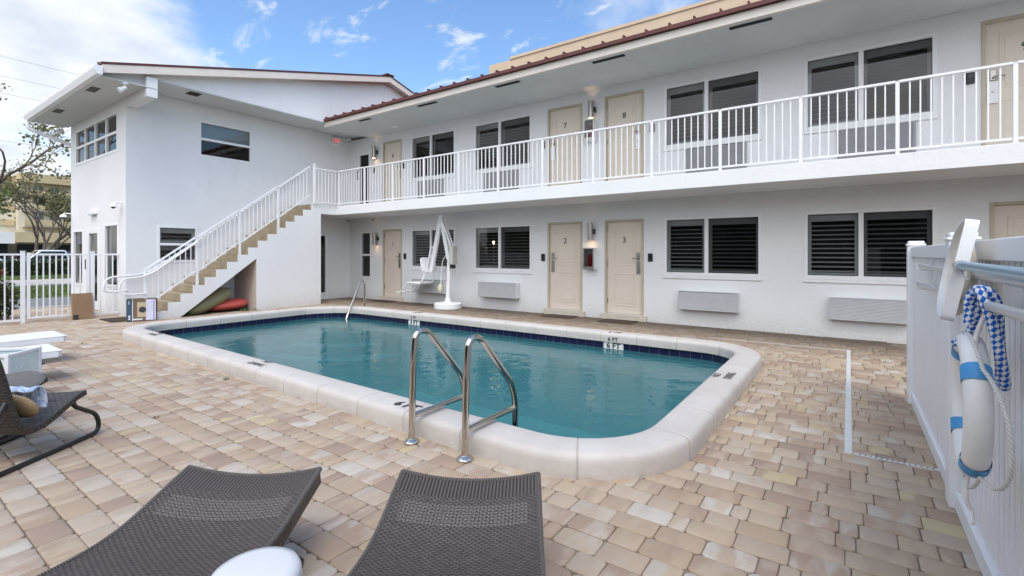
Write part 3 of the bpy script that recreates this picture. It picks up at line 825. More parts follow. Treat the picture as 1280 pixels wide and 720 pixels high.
# gutter with downpipe
gu = MB(); gp = [(3.10, 4.93), (3.10, 5.10), (2.97, 5.10), (2.955, 5.075), (2.955, 5.035), (2.985, 4.985), (3.0, 4.93)]
gu.prism(gp, lambda y, z: (-17.85, y, z), lambda y, z: (-11.98, y, z)); gu.build('gutter', M_WHITE2, motel, bevel=.004)
dp = MB(); dp.tube(fillet([(-17.74, 3.03, 4.94), (-17.74, 3.03, 4.72), (-17.66, 3.92, 4.42), (-17.63, 4.02, 4.2), (-17.63, 4.02, 0.05)], .12), .05, 10); dp.build('downpipe', M_WHITE2, motel)
# main roof
MB().box((-12.40, 8.28, 5.06), (9.3, 9.778, 5.075)).build('soffit', M_SOFFIT, motel)
MB().box((-12.40, 8.20, 5.055), (9.3, 8.278, 5.195)).build('fascia', M_FASCIA, motel, bevel=.004)
rm = MB(); zr2 = lambda y: 5.20 + .10 * (y - 8.15)
rm.add([(-12.42, 8.13, 5.197), (9.4, 8.13, 5.197), (9.4, 16, zr2(16)), (-12.42, 16, zr2(16)), (-12.42, 8.13, 5.262), (9.4, 8.13, 5.262), (9.4, 16, zr2(16) + .06), (-12.42, 16, zr2(16) + .06)],
       [(0, 3, 2, 1), (4, 5, 6, 7), (0, 1, 5, 4), (1, 2, 6, 5), (2, 3, 7, 6), (3, 0, 4, 7)])
x = -12.2
while x < 9.3:
    rm.bar((x, 8.135, 5.285), (x, 15.9, zr2(15.9) + .085), .028, .05); x += .405
rm.build('roof', M_ROOF, motel)
# soffit vents
for a, b in ((-11.00, -10.53), (-8.72, -8.08), (-6.31, -5.68), (-4.0, -3.36), (-1.58, -.97), (.85, 1.47)):
    MB().box((a, 8.33, 5.052), (b, 8.43, 5.058)).build('soffit_vent', M_VENT, motel)
MB().box((-12.72, 4.80, 5.158), (-12.42, 5.05, 5.163)).build('soffit_vent', M_VENT, motel)
for X in (-13.2, -15.9): MB().box((X - .22, 3.17, 4.918), (X + .22, 3.33, 4.923)).build('soffit_vent', simple('grey_vent', (.10, .095, .09), .8), motel)
# staircase
rise = 2.80 / 16; run = .2443; Y0 = 7.69 - 15 * run
tr = MB()
for k in range(16):
    y = Y0 + k * run; z = k * rise
    if k < 15: tr.box((-13.318, y, z + .002), (-12.188, y + run - .001, z + rise))
    else: tr.box((-13.318, y, z + .002), (-12.188, 7.938, z + rise - .004))
stair = tr.build('staircase', M_TREAD, motel, bevel=.006)
poly = []
for k in range(16):
    y = Y0 + k * run; poly += [(y, k * rise + .0), (y, (k + 1) * rise)]
poly = [(Y0, 0)] + poly[1:] + [(7.97, 2.80), (7.97, -.02), (6.18, -.02), (6.18, 1.30), (4.47, -.02), (Y0, -.02)]
poly = [(4.47, -.02), (Y0 + .003, -.02)] + [(p[0], p[1] - .004) for p in poly[1:32]] + [(7.97, 2.796), (7.97, -.02), (6.18, -.02), (6.18, 1.30)]
MB().prism(poly, lambda y, z: (-12.186, y, z), lambda y, z: (-12.165, y, z)).build('stair_side_wall', M_STUCCO, motel, smooth=False)
un = MB(); un.add([(-13.31, 4.47, -.02), (-12.187, 4.47, -.02), (-12.187, 6.18, 1.30), (-13.31, 6.18, 1.30)], [(0, 1, 2, 3)])
M_UND = simple('stair_under_paint', (.60, .53, .47), .85, 0, .06, 3, .3, 30)
un.build('stair_soffit', M_UND, motel, smooth=False); un = MB()
un.box((-13.31, 6.18, -.02), (-12.187, 6.26, 1.5)); un.build('stair_wall', M_UND, motel, smooth=False); un = MB(); un.box((-13.31, 7.90, -.02), (-12.187, 7.968, 2.53)); un.build('stair_wall', M_UND, motel, smooth=False)

# ------------------------------------------------------------------ railings
def rail_panel(p, q, zb0, zt0, zb1, zt1, n, parent, th=.02):
    """one bay: top rail, bottom rail and its balusters"""
    p = Vector(p + (0,)); q = Vector(q + (0,)); mb = MB()
    U = Vector((0, 0, 1))
    mb.bar(p + U * (zt0 - .02), q + U * (zt1 - .02), .05, .03); mb.bar(p + U * zb0, q + U * zb1, .028, .03)
    for i in range(1, n + 1):
        t = i / (n + 1); c = p.lerp(q, t); z0 = zb0 + (zb1 - zb0) * t; z1 = zt0 + (zt1 - zt0) * t
        d = (q - p).normalized()
        mb.obox(c + U * (z0 + z1 - .02) / 2, d * .0085, Vector((-d.y, d.x, 0)) * .0085, U * (z1 - z0 - .03) / 2)
    return mb.build('railing_panel', M_WHITE2, parent)
def rail_post(x, y, z0, z1, parent, w=.045):
    mb = MB(); mb.box((x - w / 2, y - w / 2, z0), (x + w / 2, y + w / 2, z1)); mb.box((x - w / 2 - .004, y - w / 2 - .004, z1 + .0005), (x + w / 2 + .004, y + w / 2 + .004, z1 + .012))
    return mb.build('post', M_WHITE2, parent, bevel=.003)
br = thing('balcony_railing', 'long white metal railing with thin balusters along the upper walkway', 'railing', (-5, 8.53, 2.8))
xs = [-12.12 + 1.152 * i for i in range(19)]
YR = 8.53
for x in xs: rail_post(x, YR, 2.80, 3.80, br)
for a, b in zip(xs, xs[1:]): rail_panel((a + .0235, YR), (b - .0235, YR), 2.86, 3.825, 2.86, 3.825, 9, br)
rail_post(-12.12, 7.74, 2.80, 3.90, br, .055)
rail_panel((-12.12, 7.77), (-12.12, 8.505), 2.86, 3.81, 2.86, 3.81, 6, br)
sr = thing('stair_railing', 'white sloping railing on the outer side of the staircase with a looped handrail end', 'railing', (-12.2, 4, 0))
sp = [(3.87, .0, 1.11), (4.86, .44, 1.80), (5.80, 1.12, 2.47), (6.77, 1.82, 3.17)]
for y, z0, z1 in sp: rail_post(-12.225, y, z0, z1 - .02, sr)
pts = sp + [(7.70, 2.49, 3.86)]
for i, (a, b) in enumerate(zip(pts, pts[1:])):
    k = .68
    zb = lambda y: .35 + (y - 3.87) * .7105 - .03
    zt = lambda y: 1.11 + (y - 3.87) * .7170
    rail_panel((-12.225, a[0] + .0235), (-12.225, b[0] - .0235), zb(a[0]), zt(a[0]), zb(b[0]), zt(b[0]), 8, sr)
    if i == 0:
        MB().bar((-12.225, a[0] + .02, zt(a[0]) - .13), (-12.225, b[0] - .02, zt(b[0]) - .13), .025, .025).build('grab_bar', M_WHITE2, sr)
hl = MB(); hl.tube(fillet([(-12.16, 4.85, 1.70), (-12.16, 4.0, 1.02), (-12.16, 3.80, .93), (-12.16, 3.43, .90), (-12.16, 3.40, .60), (-12.16, 3.62, .57), (-12.2, 3.86, .57)], [.1, .1, .16, .16, .05]), .018, 10)
hl.build('handrail_loop', M_WHITE2, sr)
wr = thing('wall_handrail', 'thin grey handrail on the wing wall beside the stairs, ending in a white loop', 'handrail', (-13.2, 4, 0))
wh = MB(); wh.tube(fillet([(-13.24, 8.0, 3.76), (-13.24, 4.3, 1.02), (-13.24, 4.05, .93), (-13.24, 3.48, .90), (-13.24, 3.42, .60), (-13.24, 3.62, .57), (-13.24, 3.86, .60)], [.1, .1, .16, .16, .05]), .019, 10)
wh.build('rail', M_WHITE2, wr)
for y in (4.6, 5.7, 6.8, 7.8):
    z = 1.02 + (y - 4.3) * .7405
    MB().tube([(-13.318, y, z - .07), (-13.26, y, z - .06), (-13.24, y, z - .018)], .008, 6).build('bracket', M_WHITE2, wr)

# ------------------------------------------------------------------ wall fixtures
def ac(u0, u1, v0, v1, proud, label, grp):
    t = thing('air_conditioner', label, 'air conditioner', Pmain(u0, 0, v0), 0, grp)
    P = Pmain
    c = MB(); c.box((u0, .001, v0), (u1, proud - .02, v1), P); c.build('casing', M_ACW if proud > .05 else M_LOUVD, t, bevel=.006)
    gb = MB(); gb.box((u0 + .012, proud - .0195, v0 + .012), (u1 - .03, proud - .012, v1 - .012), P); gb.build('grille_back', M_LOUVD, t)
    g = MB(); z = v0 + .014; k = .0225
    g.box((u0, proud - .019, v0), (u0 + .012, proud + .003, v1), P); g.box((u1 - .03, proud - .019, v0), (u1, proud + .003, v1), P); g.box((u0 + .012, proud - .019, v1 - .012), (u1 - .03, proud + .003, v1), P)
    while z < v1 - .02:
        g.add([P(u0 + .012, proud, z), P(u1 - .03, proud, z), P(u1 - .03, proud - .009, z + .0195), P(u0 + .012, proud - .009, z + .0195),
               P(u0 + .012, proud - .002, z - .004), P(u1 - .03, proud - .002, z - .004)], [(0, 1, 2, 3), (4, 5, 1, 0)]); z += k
    g.build('grille', M_LOUV if proud > .05 else simple('upper_louver', (.33, .34, .355), .55, 0, .06, 6), t, smooth=False)  # upper grilles take a darker grey than the lower ones
G1 = 'air conditioners along the lower wall'; G2 = 'air conditioner grilles along the upper wall'
ac(-10.17, -8.95, .33, .70, .24, 'grey louvred air conditioner behind the white pool lift', G1)
ac(-7.76, -6.62, .32, .70, .22, 'grey louvred air conditioner on the lower wall left of door 2', G1)
ac(-2.75, -1.66, .32, .69, .16, 'grey louvred air conditioner on the lower wall right of door 3', G1)
ac(-.27, .78, .31, .69, .14, 'grey louvred air conditioner on the lower wall beside the white fence', G1)
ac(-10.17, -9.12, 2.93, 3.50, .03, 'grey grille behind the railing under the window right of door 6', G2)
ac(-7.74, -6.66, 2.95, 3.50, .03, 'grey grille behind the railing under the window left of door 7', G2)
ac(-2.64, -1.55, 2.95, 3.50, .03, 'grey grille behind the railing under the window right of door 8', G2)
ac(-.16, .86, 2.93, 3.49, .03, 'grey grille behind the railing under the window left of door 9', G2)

def wall_lamp(u, v, label, light):
    t = thing('wall_lamp', label, 'wall lamp', Pmain(u, 0, v), 0, 'brushed metal wall lamps')
    n = .11; h = .19
    b = MB(); c = Pmain(u, n, v); prof_ = [(.050, -h), (.057, -h), (.057, h), (.050, h)]
    b.lathe([(.052, h), (.057, h), (.057, -h), (.052, -h), (.052, -h + .04)], c, 24); 
    b.build('shade', M_BRUSH, t)
    MB().box((u + .045, .001, v - .055), (u + .085, .075, v + .055), Pmain).build('bracket', simple('dark_bracket', (.09, .085, .08), .4, .5), t, bevel=.004)
    for s in (-1, 1):
        MB().lathe([(.046, 0), (.046, .004)], (c[0], c[1], v + s * (h - .012) - .002), 20).build('bulb', M_BULB if light else simple('lamp_lens', (.5, .48, .42), .4), t)
        if light:
            ld = bpy.data.lights.new('lamp_light', 'SPOT'); ld.energy = .5 * light; ld.color = (1, .58, .28); ld.spot_size = R(100); ld.spot_blend = .8; ld.shadow_soft_size = .03
            lo = bpy.data.objects.new('lamp_light', ld); COL.objects.link(lo); lo.parent = t
            lo.location = Vector((c[0], c[1], v + s * (h + .02))) - Vector(t.location); lo.rotation_euler = (R(180) if s > 0 else 0, 0, 0)
wall_lamp(-4.68, 1.91, 'brushed metal cylinder lamp on the lower wall between doors 2 and 3', .35)
wall_lamp(-4.66, 4.60, 'brushed metal cylinder lamp on the upper wall between doors 7 and 8', 1)
wall_lamp(-11.96, 1.89, 'brushed metal cylinder lamp on the lower wall left of door 1', .5)
wall_lamp(-11.99, 4.55, 'brushed metal cylinder lamp on the upper wall left of door 6', 1)

def cabinet(u, v, label):
    t = thing('fire_extinguisher_cabinet', label, 'extinguisher cabinet', Pmain(u, 0, v), 0, 'fire extinguisher cabinets')
    P = Pmain; w, h, d = .13, .235, .17; b = MB()
    b.box((u - w, .001, v - h), (u + w, .012, v + h), P)
    for q in (((u - w, .012, v - h), (u - w + .012, d, v + h)), ((u + w - .012, .012, v - h), (u + w, d, v + h)), ((u - w + .012, .012, v + h - .012), (u + w - .012, d, v + h)), ((u - w + .012, .012, v - h), (u + w - .012, d, v - h + .012))): b.box(*q, P)
    b.build('cabinet_body', M_WHITE, t, bevel=.003)
    f = MB()
    for q in (((u - w, d + .0005, v - h), (u - w + .03, d + .008, v + h)), ((u + w - .03, d + .0005, v - h), (u + w, d + .008, v + h)), ((u - w + .03, d + .0005, v + h - .03), (u + w - .03, d + .008, v + h)), ((u - w + .03, d + .0005, v - h), (u + w - .03, d + .008, v - h + .06))): f.box(*q, P)
    f.build('door_frame', M_BRUSH, t)
    m = MB(); m.add([P(u - w + .03, d + .003, v - h + .06), P(u + w - .03, d + .003, v - h + .06), P(u + w - .03, d + .003, v + h - .03), P(u - w + .03, d + .003, v + h - .03)], [(0, 1, 2, 3)]); m.build('pane', M_SCREEN, t, smooth=False)
    e = MB(); e.lathe([(.05, 0), (.055, .01), (.055, .24), (.05, .27), (.02, .30), (.02, .33)], P(u, .09, v - h + .015), 18); e.build('extinguisher', simple('extinguisher_red', (.45, .02, .02), .3), t)
    e = MB(); e.box((u - .025, .07, v + .112), (u + .025, .11, v + .14), P); e.bar(P(u, .09, v + .14), P(u - .06, .09, v + .17), .018); e.build('valve', M_WHITE, t)
cabinet(-4.69, 1.31, 'white fire extinguisher cabinet with red extinguisher on the lower wall between doors 2 and 3')
cabinet(-4.68, 4.15, 'white fire extinguisher cabinet on the upper wall between doors 7 and 8')

def keypad(u, v, label):
    t = thing('keypad', label, 'keypad', Pmain(u, 0, v), 0, 'black keypads beside the doors')
    MB().box((u - .05, .001, v - .085), (u + .05, .03, v + .085), Pmain).build('housing', M_BLACK, t, bevel=.012)
    MB().box((u - .03, .0302, v - .005), (u + .03, .034, v + .055), Pmain).build('screen', M_CARG, t, bevel=.002)
for u, v, s in ((-5.95, 1.33, 'door 2 on the lower wall'), (-3.36, 1.34, 'door 3 on the lower wall'), (-10.71, 1.34, 'door 1 on the lower wall'), (-5.95, 4.0, 'door 7 on the upper wall'),
             (-3.32, 4.01, 'door 8 on the upper wall'), (1.48, 4.03, 'door 9 on the upper wall'), (-10.74, 4.01, 'door 6 on the upper wall'), (-12.12, 4.01, 'the dark glass door on the upper wall')):
    keypad(u, v, 'small black keypad beside ' + s)
ex = thing('exit_sign', 'white box exit sign with glowing red letters on the wing wall near the soffit', 'exit sign', (-13.3, 9.2, 4.9))
MB().box((9.09, .001, 4.86), (9.41, .06, 5.10), Pside).build('housing', M_WHITE, ex, bevel=.006)
text_mb('EXIT', .15, lambda x, y, d: Pside(9.25 + x * .92, .063 + d, 4.985 + y)).build('lettering', M_EXITR, ex, smooth=False)

def dome_cam(p, d, label, drop=True):
    """small dome camera: base, white bowl, black eye"""
    t = thing('security_camera', label, 'security camera', p, 0, 'white dome security cameras')
    d = Vector(d); p = Vector(p)
    b = MB()
    if drop: b.lathe([(.055, 0), (.06, -.02), (.06, -.045), (.05, -.06)], p, 20)
    else:
        b.tube(fillet([p, p + d * .14, p + d * .16 + Vector((0, 0, -.05))], .04), .018, 8); b.lathe([(.03, .02), (.062, 0), (.075, -.03), (.078, -.055), (.06, -.06)], p + d * .16 + Vector((0, 0, -.05)), 20)
    b.build('mount', M_WHITE, t)
    c = p + (Vector((0, 0, -.058)) if drop else d * .16 + Vector((0, 0, -.108)))
    MB().ellip(c, (.042, .042, .04)).build('eye', M_BLACK, t)
dome_cam((-13.05, 9.55, 5.062), (0, 0, -1), 'small dome camera under the upper soffit in the inner corner')
dome_cam((-13.1, 9.55, 2.538), (0, 0, -1), 'small dome camera under the walkway in the inner corner')
dome_cam((-11.95, 9.60, 2.538), (0, 0, -1), 'small dome camera under the walkway left of door 1')
dome_cam((-13.55, 3.849, 2.58), (0, -1, 0), 'white bracket camera on the front wall near the wing corner', False)
dome_cam((-17.55, 3.849, 2.52), (0, -1, 0), 'white bracket camera at the street end of the front wall', False)
oh = thing('entrance_light', 'small white light fitting above the office door', 'wall lamp', (-15.4, 3.85, 2.42))
MB().box((-15.75, .001, 2.40), (-15.3, .10, 2.47), Pfront).build('housing', M_WHITE, oh, bevel=.01)
MB().box((-15.7, .02, 2.385), (-15.35, .09, 2.3995), Pfront).build('lens', M_FROST, oh)
cl = thing('ceiling_light', 'small round white light under the soffit near door 6', 'ceiling light', (-10.63, 9.3, 5.06))
MB().lathe([(.10, 0), (.10, -.02), (.07, -.03)], (-10.63, 9.3, 5.059), 20).build('disc', M_WHITE, cl)
def flood(x, y, z, label):
    t = thing('flood_light', label, 'flood light', (x, y, z), 0, 'white flood lights under the front eave')
    b = MB(); b.lathe([(.06, 0), (.06, -.03)], (x, y, z), 16); b.tube([(x, y, z - .03), (x, y - .01, z - .10)], .015, 8); b.build('mount', M_WHITE, t)
    h = MB(); h.tube([(x, y + .02, z - .09), (x, y - .06, z - .15), (x, y - .10, z - .18)], .06, 14, rfun=lambda q: .55 + .45 * q); h.build('head', M_WHITE, t)
flood(-12.15, 3.5, 4.922, 'white flood light under the eave near the roof corner')
flood(-17.7, 3.7, 4.922, 'white flood light at the street end of the eave')
def mat(x0, x1, y0, y1, label):
    t = MB(); t.box((x0, y0, .004), (x1, y1, .016)); o = t.build('doormat', M_MAT, None, bevel=.004); tag(o, label, 'doormat', 'brown doormats')
mat(-5.68, -4.98, 9.25, 9.68, 'dark brown doormat on the pavers in front of door 2')
mat(-4.30, -3.58, 9.22, 9.68, 'dark brown doormat on the pavers in front of door 3')
mat(-11.7, -10.95, 9.28, 9.68, 'dark brown doormat on the pavers in front of door 1')
mat(-13.2, -12.42, 3.35, 3.95, 'dark brown doormat behind the printed carton at the stair foot')
# lit bulbs inside the room left of door 2
for (x, z, lb) in ((-7.62, 1.72, 'glowing bulb inside the left pane of the window left of door 2'), (-6.42, 1.72, 'glowing bulb inside the right pane of the window left of door 2')):
    t = thing('room_lamp', lb, 'lamp', (x, 10.0, z), 0, 'lit lamps inside the room')
    MB().ellip((x, 10.02, z), (.026, .026, .03)).build('bulb', M_ROOMBULB, t)
    MB().lathe([(.02, -.07), (.05, -.06), (.03, -.045)], (x, 10.02, z), 12).build('socket', M_BRUSH, t)
    MB().cyl((x, 10.02, z - .06), (x, 10.02, .99), .008, 8).build('stem', M_BRUSH, t)

# ------------------------------------------------------------------ pool lift
lf = thing('pool_lift', 'white pool lift with folded arm, hanging seat and round base beside the pool', 'pool lift', (-8.52, 9.26, 0))
LX, LY = -8.50, 9.22
b = MB(); b.lathe([(.34, 0), (.355, .012), (.355, .13), (.33, .15), (.10, .16)], (LX, LY, 0), 40); b.build('base', M_WHITE2, lf)
b = MB(); b.lathe([(.15, .16), (.15, .175), (.075, .18), (.075, .25), (.06, .26)], (LX, LY, 0), 24); b.tube([(LX, LY, .2), (LX + .035, LY, .8), (LX + .06, LY, 1.46)], .055, 14); b.build('mast', M_WHITE2, lf)
b = MB()
for s in (-.045, .045):
    b.bar((LX + .05, LY + s, 1.28), (-8.72, LY + s, 2.40), .022, .10, (1, 0, 0)); b.bar((LX + .14, LY + s, 1.62), (-8.70, LY + s, 2.36), .018, .045, (1, 0, 0))
b.build('lift_arm', M_WHITE2, lf, bevel=.006)
b = MB(); b.bar((-8.72, LY, 2.44), (-9.10, LY, .92), .075, .12, (1, 0, 0)); b.build('seat_arm', M_WHITE2, lf, bevel=.01)
b = MB(); b.tube([(-8.68, LY, 2.2), (-8.50, LY, 1.5)], .026, 10); b.tube([(-8.60, LY, 1.9), (-8.50, LY, 1.5)], .034, 10); b.build('actuator', M_WHITE2, lf)
b = MB(); b.box((LX + .12, LY - .10, 1.14), (LX + .25, LY + .10, 1.62)); b.build('control_box', simple('control_grey', (.52, .51, .47), .5), lf, bevel=.02)
b = MB(); b.box((LX + .13, LY - .06, 1.04), (LX + .22, LY + .06, 1.135)); b.build('battery_foot', M_BLACK, lf, bevel=.01)
b = MB()
for s in (-.09, .09): b.bar((-9.02, LY + s, 1.58), (-9.18, LY + s, .92), .03, .03)
for z, x in ((1.58, -9.02), (1.40, -9.065)): b.bar((x, LY - .09, z), (x, LY + .09, z), .03, .05)
b.build('head_frame', M_WHITE2, lf, bevel=.004)
bk = MB(); M_ = Matrix.Rotation(R(-13), 3, 'Y')
def rrect(w, h, r):
    return [Vector((p[0], p[1])) for p in rounded([(w, h), (-w, h), (-w, -h), (w, -h)], [r] * 4, 5)]
for q in (0,):
    pl_ = rrect(.27, .20, .09)
    bk.prism([(p.x, p.y) for p in pl_], lambda x, y: Vector((-9.20, LY, 1.12)) + M_ @ Vector((-.02, x, y)), lambda x, y: Vector((-9.20, LY, 1.12)) + M_ @ Vector((.02, x, y)))
bk.build('backrest', M_WHITE2, lf, bevel=.012)
b = MB()
pl_ = rrect(.26, .25, .08); b.prism([(p.x, p.y) for p in pl_], lambda x, y: (-9.55 + x * 1.05, LY + y, .615), lambda x, y: (-9.55 + x * 1.05, LY + y, .655)); b.build('seat', M_WHITE2, lf, bevel=.012)
b = MB()
for s in (-.21, .21):
    b.tube(fillet([(-9.16, LY + s * .7, .98), (-9.2, LY + s, .72), (-9.32, LY + s, .60), (-9.78, LY + s, .60), (-10.06, LY + s, .36), (-10.16, LY + s, .36)], .08), .020, 9)
b.tube([(-10.12, LY - .21, .36), (-10.12, LY + .21, .36)], .02, 8)
b.build('seat_frame', M_WHITE2, lf)
b = MB(); b.box((-10.24, LY - .22, .345), (-10.08, LY + .22, .37)); b.build('footrest', M_WHITE2, lf, bevel=.006)
b = MB(); b.ellip((-8.68, LY - .1, .52), (.07, .05, .11)); b.build('cord_coil', simple('pale_cord', (.62, .60, .42), .7), lf)
b = MB(); b.tube(fillet([(-8.66, LY - .08, .6), (-8.70, LY - .05, .9), (-8.62, LY - .05, 1.3), (-8.40, LY - .06, 1.45)], .2), .010, 7); b.build('cable', M_WHITE2, lf)

# ------------------------------------------------------------------ stainless pool rails
def grab(X, label):
    t = thing('pool_handrail', label, 'handrail', (X, 2.52, 0), 0, 'stainless entry rails at the near pool edge')
    b = MB(); b.tube(fillet([(X, 2.52, .005), (X, 2.535, .60), (X, 2.56, .825), (X, 2.68, .825), (X, 3.08, .40), (X, 3.13, .26), (X, 3.13, -1.0)], [.3, .085, .085, .12, .1], 8), .0245, 16); b.build('rail', M_STEEL, t)
    b = MB(); b.tube([(X, 2.525, .20), (X, 3.13, .20)], .0215, 14); b.build('crossbar', M_STEEL, t)
    b = MB(); b.lathe([(.058, .004), (.060, .012), (.050, .022), (.030, .03), (.0255, .034)], (X, 2.52, 0), 28); b.build('flange', M_STEEL, t)
grab(-2.69, 'left curved stainless steel rail at the near pool edge')
grab(-2.165, 'right curved stainless steel rail at the near pool edge')
t = thing('step_handrail', 'stainless steel handrail at the far left pool steps', 'handrail', (-9.45, 7.5, 0))
b = MB(); b.tube(fillet([(-9.80, 7.62, 0), (-9.80, 7.62, .70), (-9.80, 7.52, .78), (-9.45, 6.85, -.05), (-9.40, 6.70, -.6)], [.06, .06, .1], 6), .024, 12); b.build('rail', M_STEEL, t)
b = MB(); b.lathe([(.055, .004), (.055, .014), (.026, .03)], (-9.80, 7.62, 0), 20); b.build('flange', M_STEEL, t)

# ------------------------------------------------------------------ loungers
def weave_strip(prof, w0, w1, th, sag, parent, name, mat, nx=10):
    """a slab following a side profile; local x across, y along; uv in metres"""
    mb = MB(); n = len(prof); cum = [0.]
    for a, b in zip(prof, prof[1:]): cum.append(cum[-1] + math.hypot(b[0] - a[0], b[1] - a[1]))
    L = cum[-1]
    nr = []
    for i in range(n):
        a = prof[max(0, i - 1)]; b = prof[min(n - 1, i + 1)]; t = Vector((b[0] - a[0], b[1] - a[1])).normalized(); nr.append(Vector((-t.y, t.x)))
    def P(i, k, side):
        w = w0 + (w1 - w0) * cum[i] / L
        x = -w + 2 * w * k / nx; s = sag * (cum[i] / L) * (1 - (x / w) ** 2)
        y, z = prof[i]; q = nr[i] * (0 if side == 0 else -th)
        return (x, y + q.x, z + q.y - s * (1 if side == 0 else .6))
    vs = [P(i, k, s) for s in (0, 1) for i in range(n) for k in range(nx + 1)]
    m = (nx + 1) * n; fs = []; uv = []
    for i in range(n - 1):
        for k in range(nx):
            a = i * (nx + 1) + k; b = a + nx + 1
            us = [(vs[q][0], cum[q // (nx + 1)]) for q in (a, a + 1, b + 1, b)]
            fs.append((a, a + 1, b + 1, b)); uv.append(us)
            fs.append((m + a, m + b, m + b + 1, m + a + 1)); uv.append([us[0], us[3], us[2], us[1]])
        for k, c in ((0, 0), (nx, 1)):
            a = i * (nx + 1) + k; b = a + nx + 1
            fs.append((a, b, m + b, m + a)); uv.append([(0, cum[i]), (0, cum[i + 1]), (th, cum[i + 1]), (th, cum[i])])
    for i in (0, n - 1):
        for k in range(nx):
            a = i * (nx + 1) + k
            fs.append((a, a + 1, m + a + 1, m + a)); uv.append([(vs[a][0], 0), (vs[a + 1][0], 0), (vs[a + 1][0], th), (vs[a][0], th)])
    mb.add(vs, fs, uv)
    return mb.build(name, mat, parent, local=True, bevel=.006, ang=50)
def lounger(label, loc, rz):
    """local: y runs from head (negative) to foot (0)"""
    t = thing('wicker_lounger', label, 'sun lounger', loc, rz, 'brown wicker loungers in the foreground')
    pr = []
    for i in range(41):
        s = i / 40; y = -1.95 + 1.95 * s; f = 1.95 + y
        z = .335 + .05 * max(0, (y + .40) / .40) ** 1.5 - .036 * math.exp(-((y + .48) / .27) ** 2) + .02 * math.exp(-((y + 1.05) / .35) ** 2)
        pr.append((y, z))
    weave_strip(pr, .345, .325, .082, .040, t, 'woven_bed', M_WICK, 14)
    for sx in (-1, 1):
        mb = MB(); mb.tube([(sx * (.345 - .02 * (i / 40)), pr[i][0], pr[i][1] - .006) for i in range(41)], .0105, 8)
        mb.build('edge_wrap', M_WICKE, t, local=True)
    mb = MB(); mb.tube([(-.325 + .65 * k / 14, 0, pr[-1][1] - .040 * (1 - ((-.325 + .65 * k / 14) / .325) ** 2) - .004) for k in range(15)], .0105, 8); mb.build('edge_wrap', M_WICKE, t, local=True)
    for (y0, y1, sx) in ((-.42, -.16, -1), (-.42, -.16, 1), (-1.45, -1.72, -1), (-1.45, -1.72, 1)):
        mb = MB(); x = sx * .27
        mb.bar((x, y0 + .02, .232), (x + sx * .02, y1, .0), .05, .075, (0, 1, 0))
        for k in range(len(mb.uv)): mb.uv[k] = [(0, 0), (.05, 0), (.05, .3), (0, .3)]
        mb.build('leg', M_WICK, t, local=True, bevel=.006)
    mb = MB(); mb.bar((-.24, -.37, .19), (.24, -.37, .19), .03, .04)
    for k in range(len(mb.uv)): mb.uv[k] = [(0, 0), (.5, 0), (.5, .04), (0, .04)]
    mb.build('crossbar', M_WICK, t, local=True)
    return t
ang = math.atan2(.84, -.54) - math.pi / 2
lounger('brown wicker lounger in the bottom centre with its foot end toward the pool rails', (-1.475, 1.755, 0), ang)
lounger('brown wicker lounger at the bottom left behind the white stool', (-2.365, 1.19, 0), ang + .01)
so_ = thing('garden_stool', 'small round glossy white stool between the two wicker loungers', 'stool', (-1.545, .78, 0))
b = MB(); b.lathe([(.115, 0), (.128, .01), (.14, .10), (.144, .22), (.140, .36), (.136, .40), (.127, .418), (.10, .424), (.02, .425)], (-1.545, .78, -.006), 48); b.build('body', M_STOOL, so_, ang=60)

# ------------------------------------------------------------------ black wicker sled chairs on the left
def sled_chair(label, loc, rz):
    """local: +y is the front of the chair"""
    t = thing('wicker_chair', label, 'chair', loc, rz, 'black wicker sled chairs')
    pr = [(-.50, .98), (-.45, .84), (-.40, .70), (-.355, .54), (-.32, .40), (-.285, .30), (-.22, .245), (-.13, .25), (-.02, .30), (.12, .365), (.20, .385)]
    p2 = []
    for i in range(len(pr) - 1):
        for j in range(3):
            q = j / 3; p2.append((pr[i][0] * (1 - q) + pr[i + 1][0] * q, pr[i][1] * (1 - q) + pr[i + 1][1] * q))
    p2.append(pr[-1])
    weave_strip(p2, .29, .29, .040, .02, t, 'woven_shell', M_WICKB, 10)
    for s in (-1, 1):
        x = s * .27; mb = MB()
        mb.tube(fillet([(x, .10, .34), (x, .12, .28), (x, .32, .16), (x, .34, .02), (x, .10, .016), (x, -.52, .016), (x, -.62, .07), (x, -.37, .46)], [.03, .07, .10, .10, .1, .06], 6), .016, 10)
        mb.build('sled_frame', M_TUBE, t, local=True)
    mb = MB(); mb.tube([(-.27, .09, .325), (.27, .09, .325)], .014, 8); mb.tube([(-.27, -.36, .43), (.27, -.36, .43)], .014, 8); mb.build('crossbar', M_TUBE, t, local=True)
    return t
ca = math.atan2(.81, -.58) - math.pi / 2
c1 = sled_chair('black wicker sled chair with a towel and tan cushion on its seat', (-4.87, .80, 0), ca)
c2 = sled_chair('black wicker sled chair partly hidden behind the frosted box', (-5.60, .72, 0), ca + .08)
t = thing('seat_cushion', 'dark grey padded cushion lying on the chair behind the frosted box', 'cushion', (-5.9, .85, .4), ca + .35)
b = MB(); b.ellip((0, 0, 0), (.26, .25, .034), f=lambda p: Vector((p.x, p.y, p.z + .03 * (p.y / .26) ** 2))); b.build('cushion_body', M_CUSH, t, local=True)
t.location = (-5.56, .80, .352); t.rotation_euler = (R(9), 0, ca + .08)
t = thing('tan_cushion', 'tan canvas cushion leaning in the nearest black wicker chair', 'cushion', (-4.75, .62, .42), ca)
b = MB(); M_ = Matrix.Rotation(R(-55), 3, 'X')
b.ellip((0, 0, 0), (.13, .115, .04), M=M_, f=lambda p: Vector((p.x, p.y, p.z))); b.build('cushion_body', M_TAN, t, local=True)
t.location = (-4.655, .745, .375)
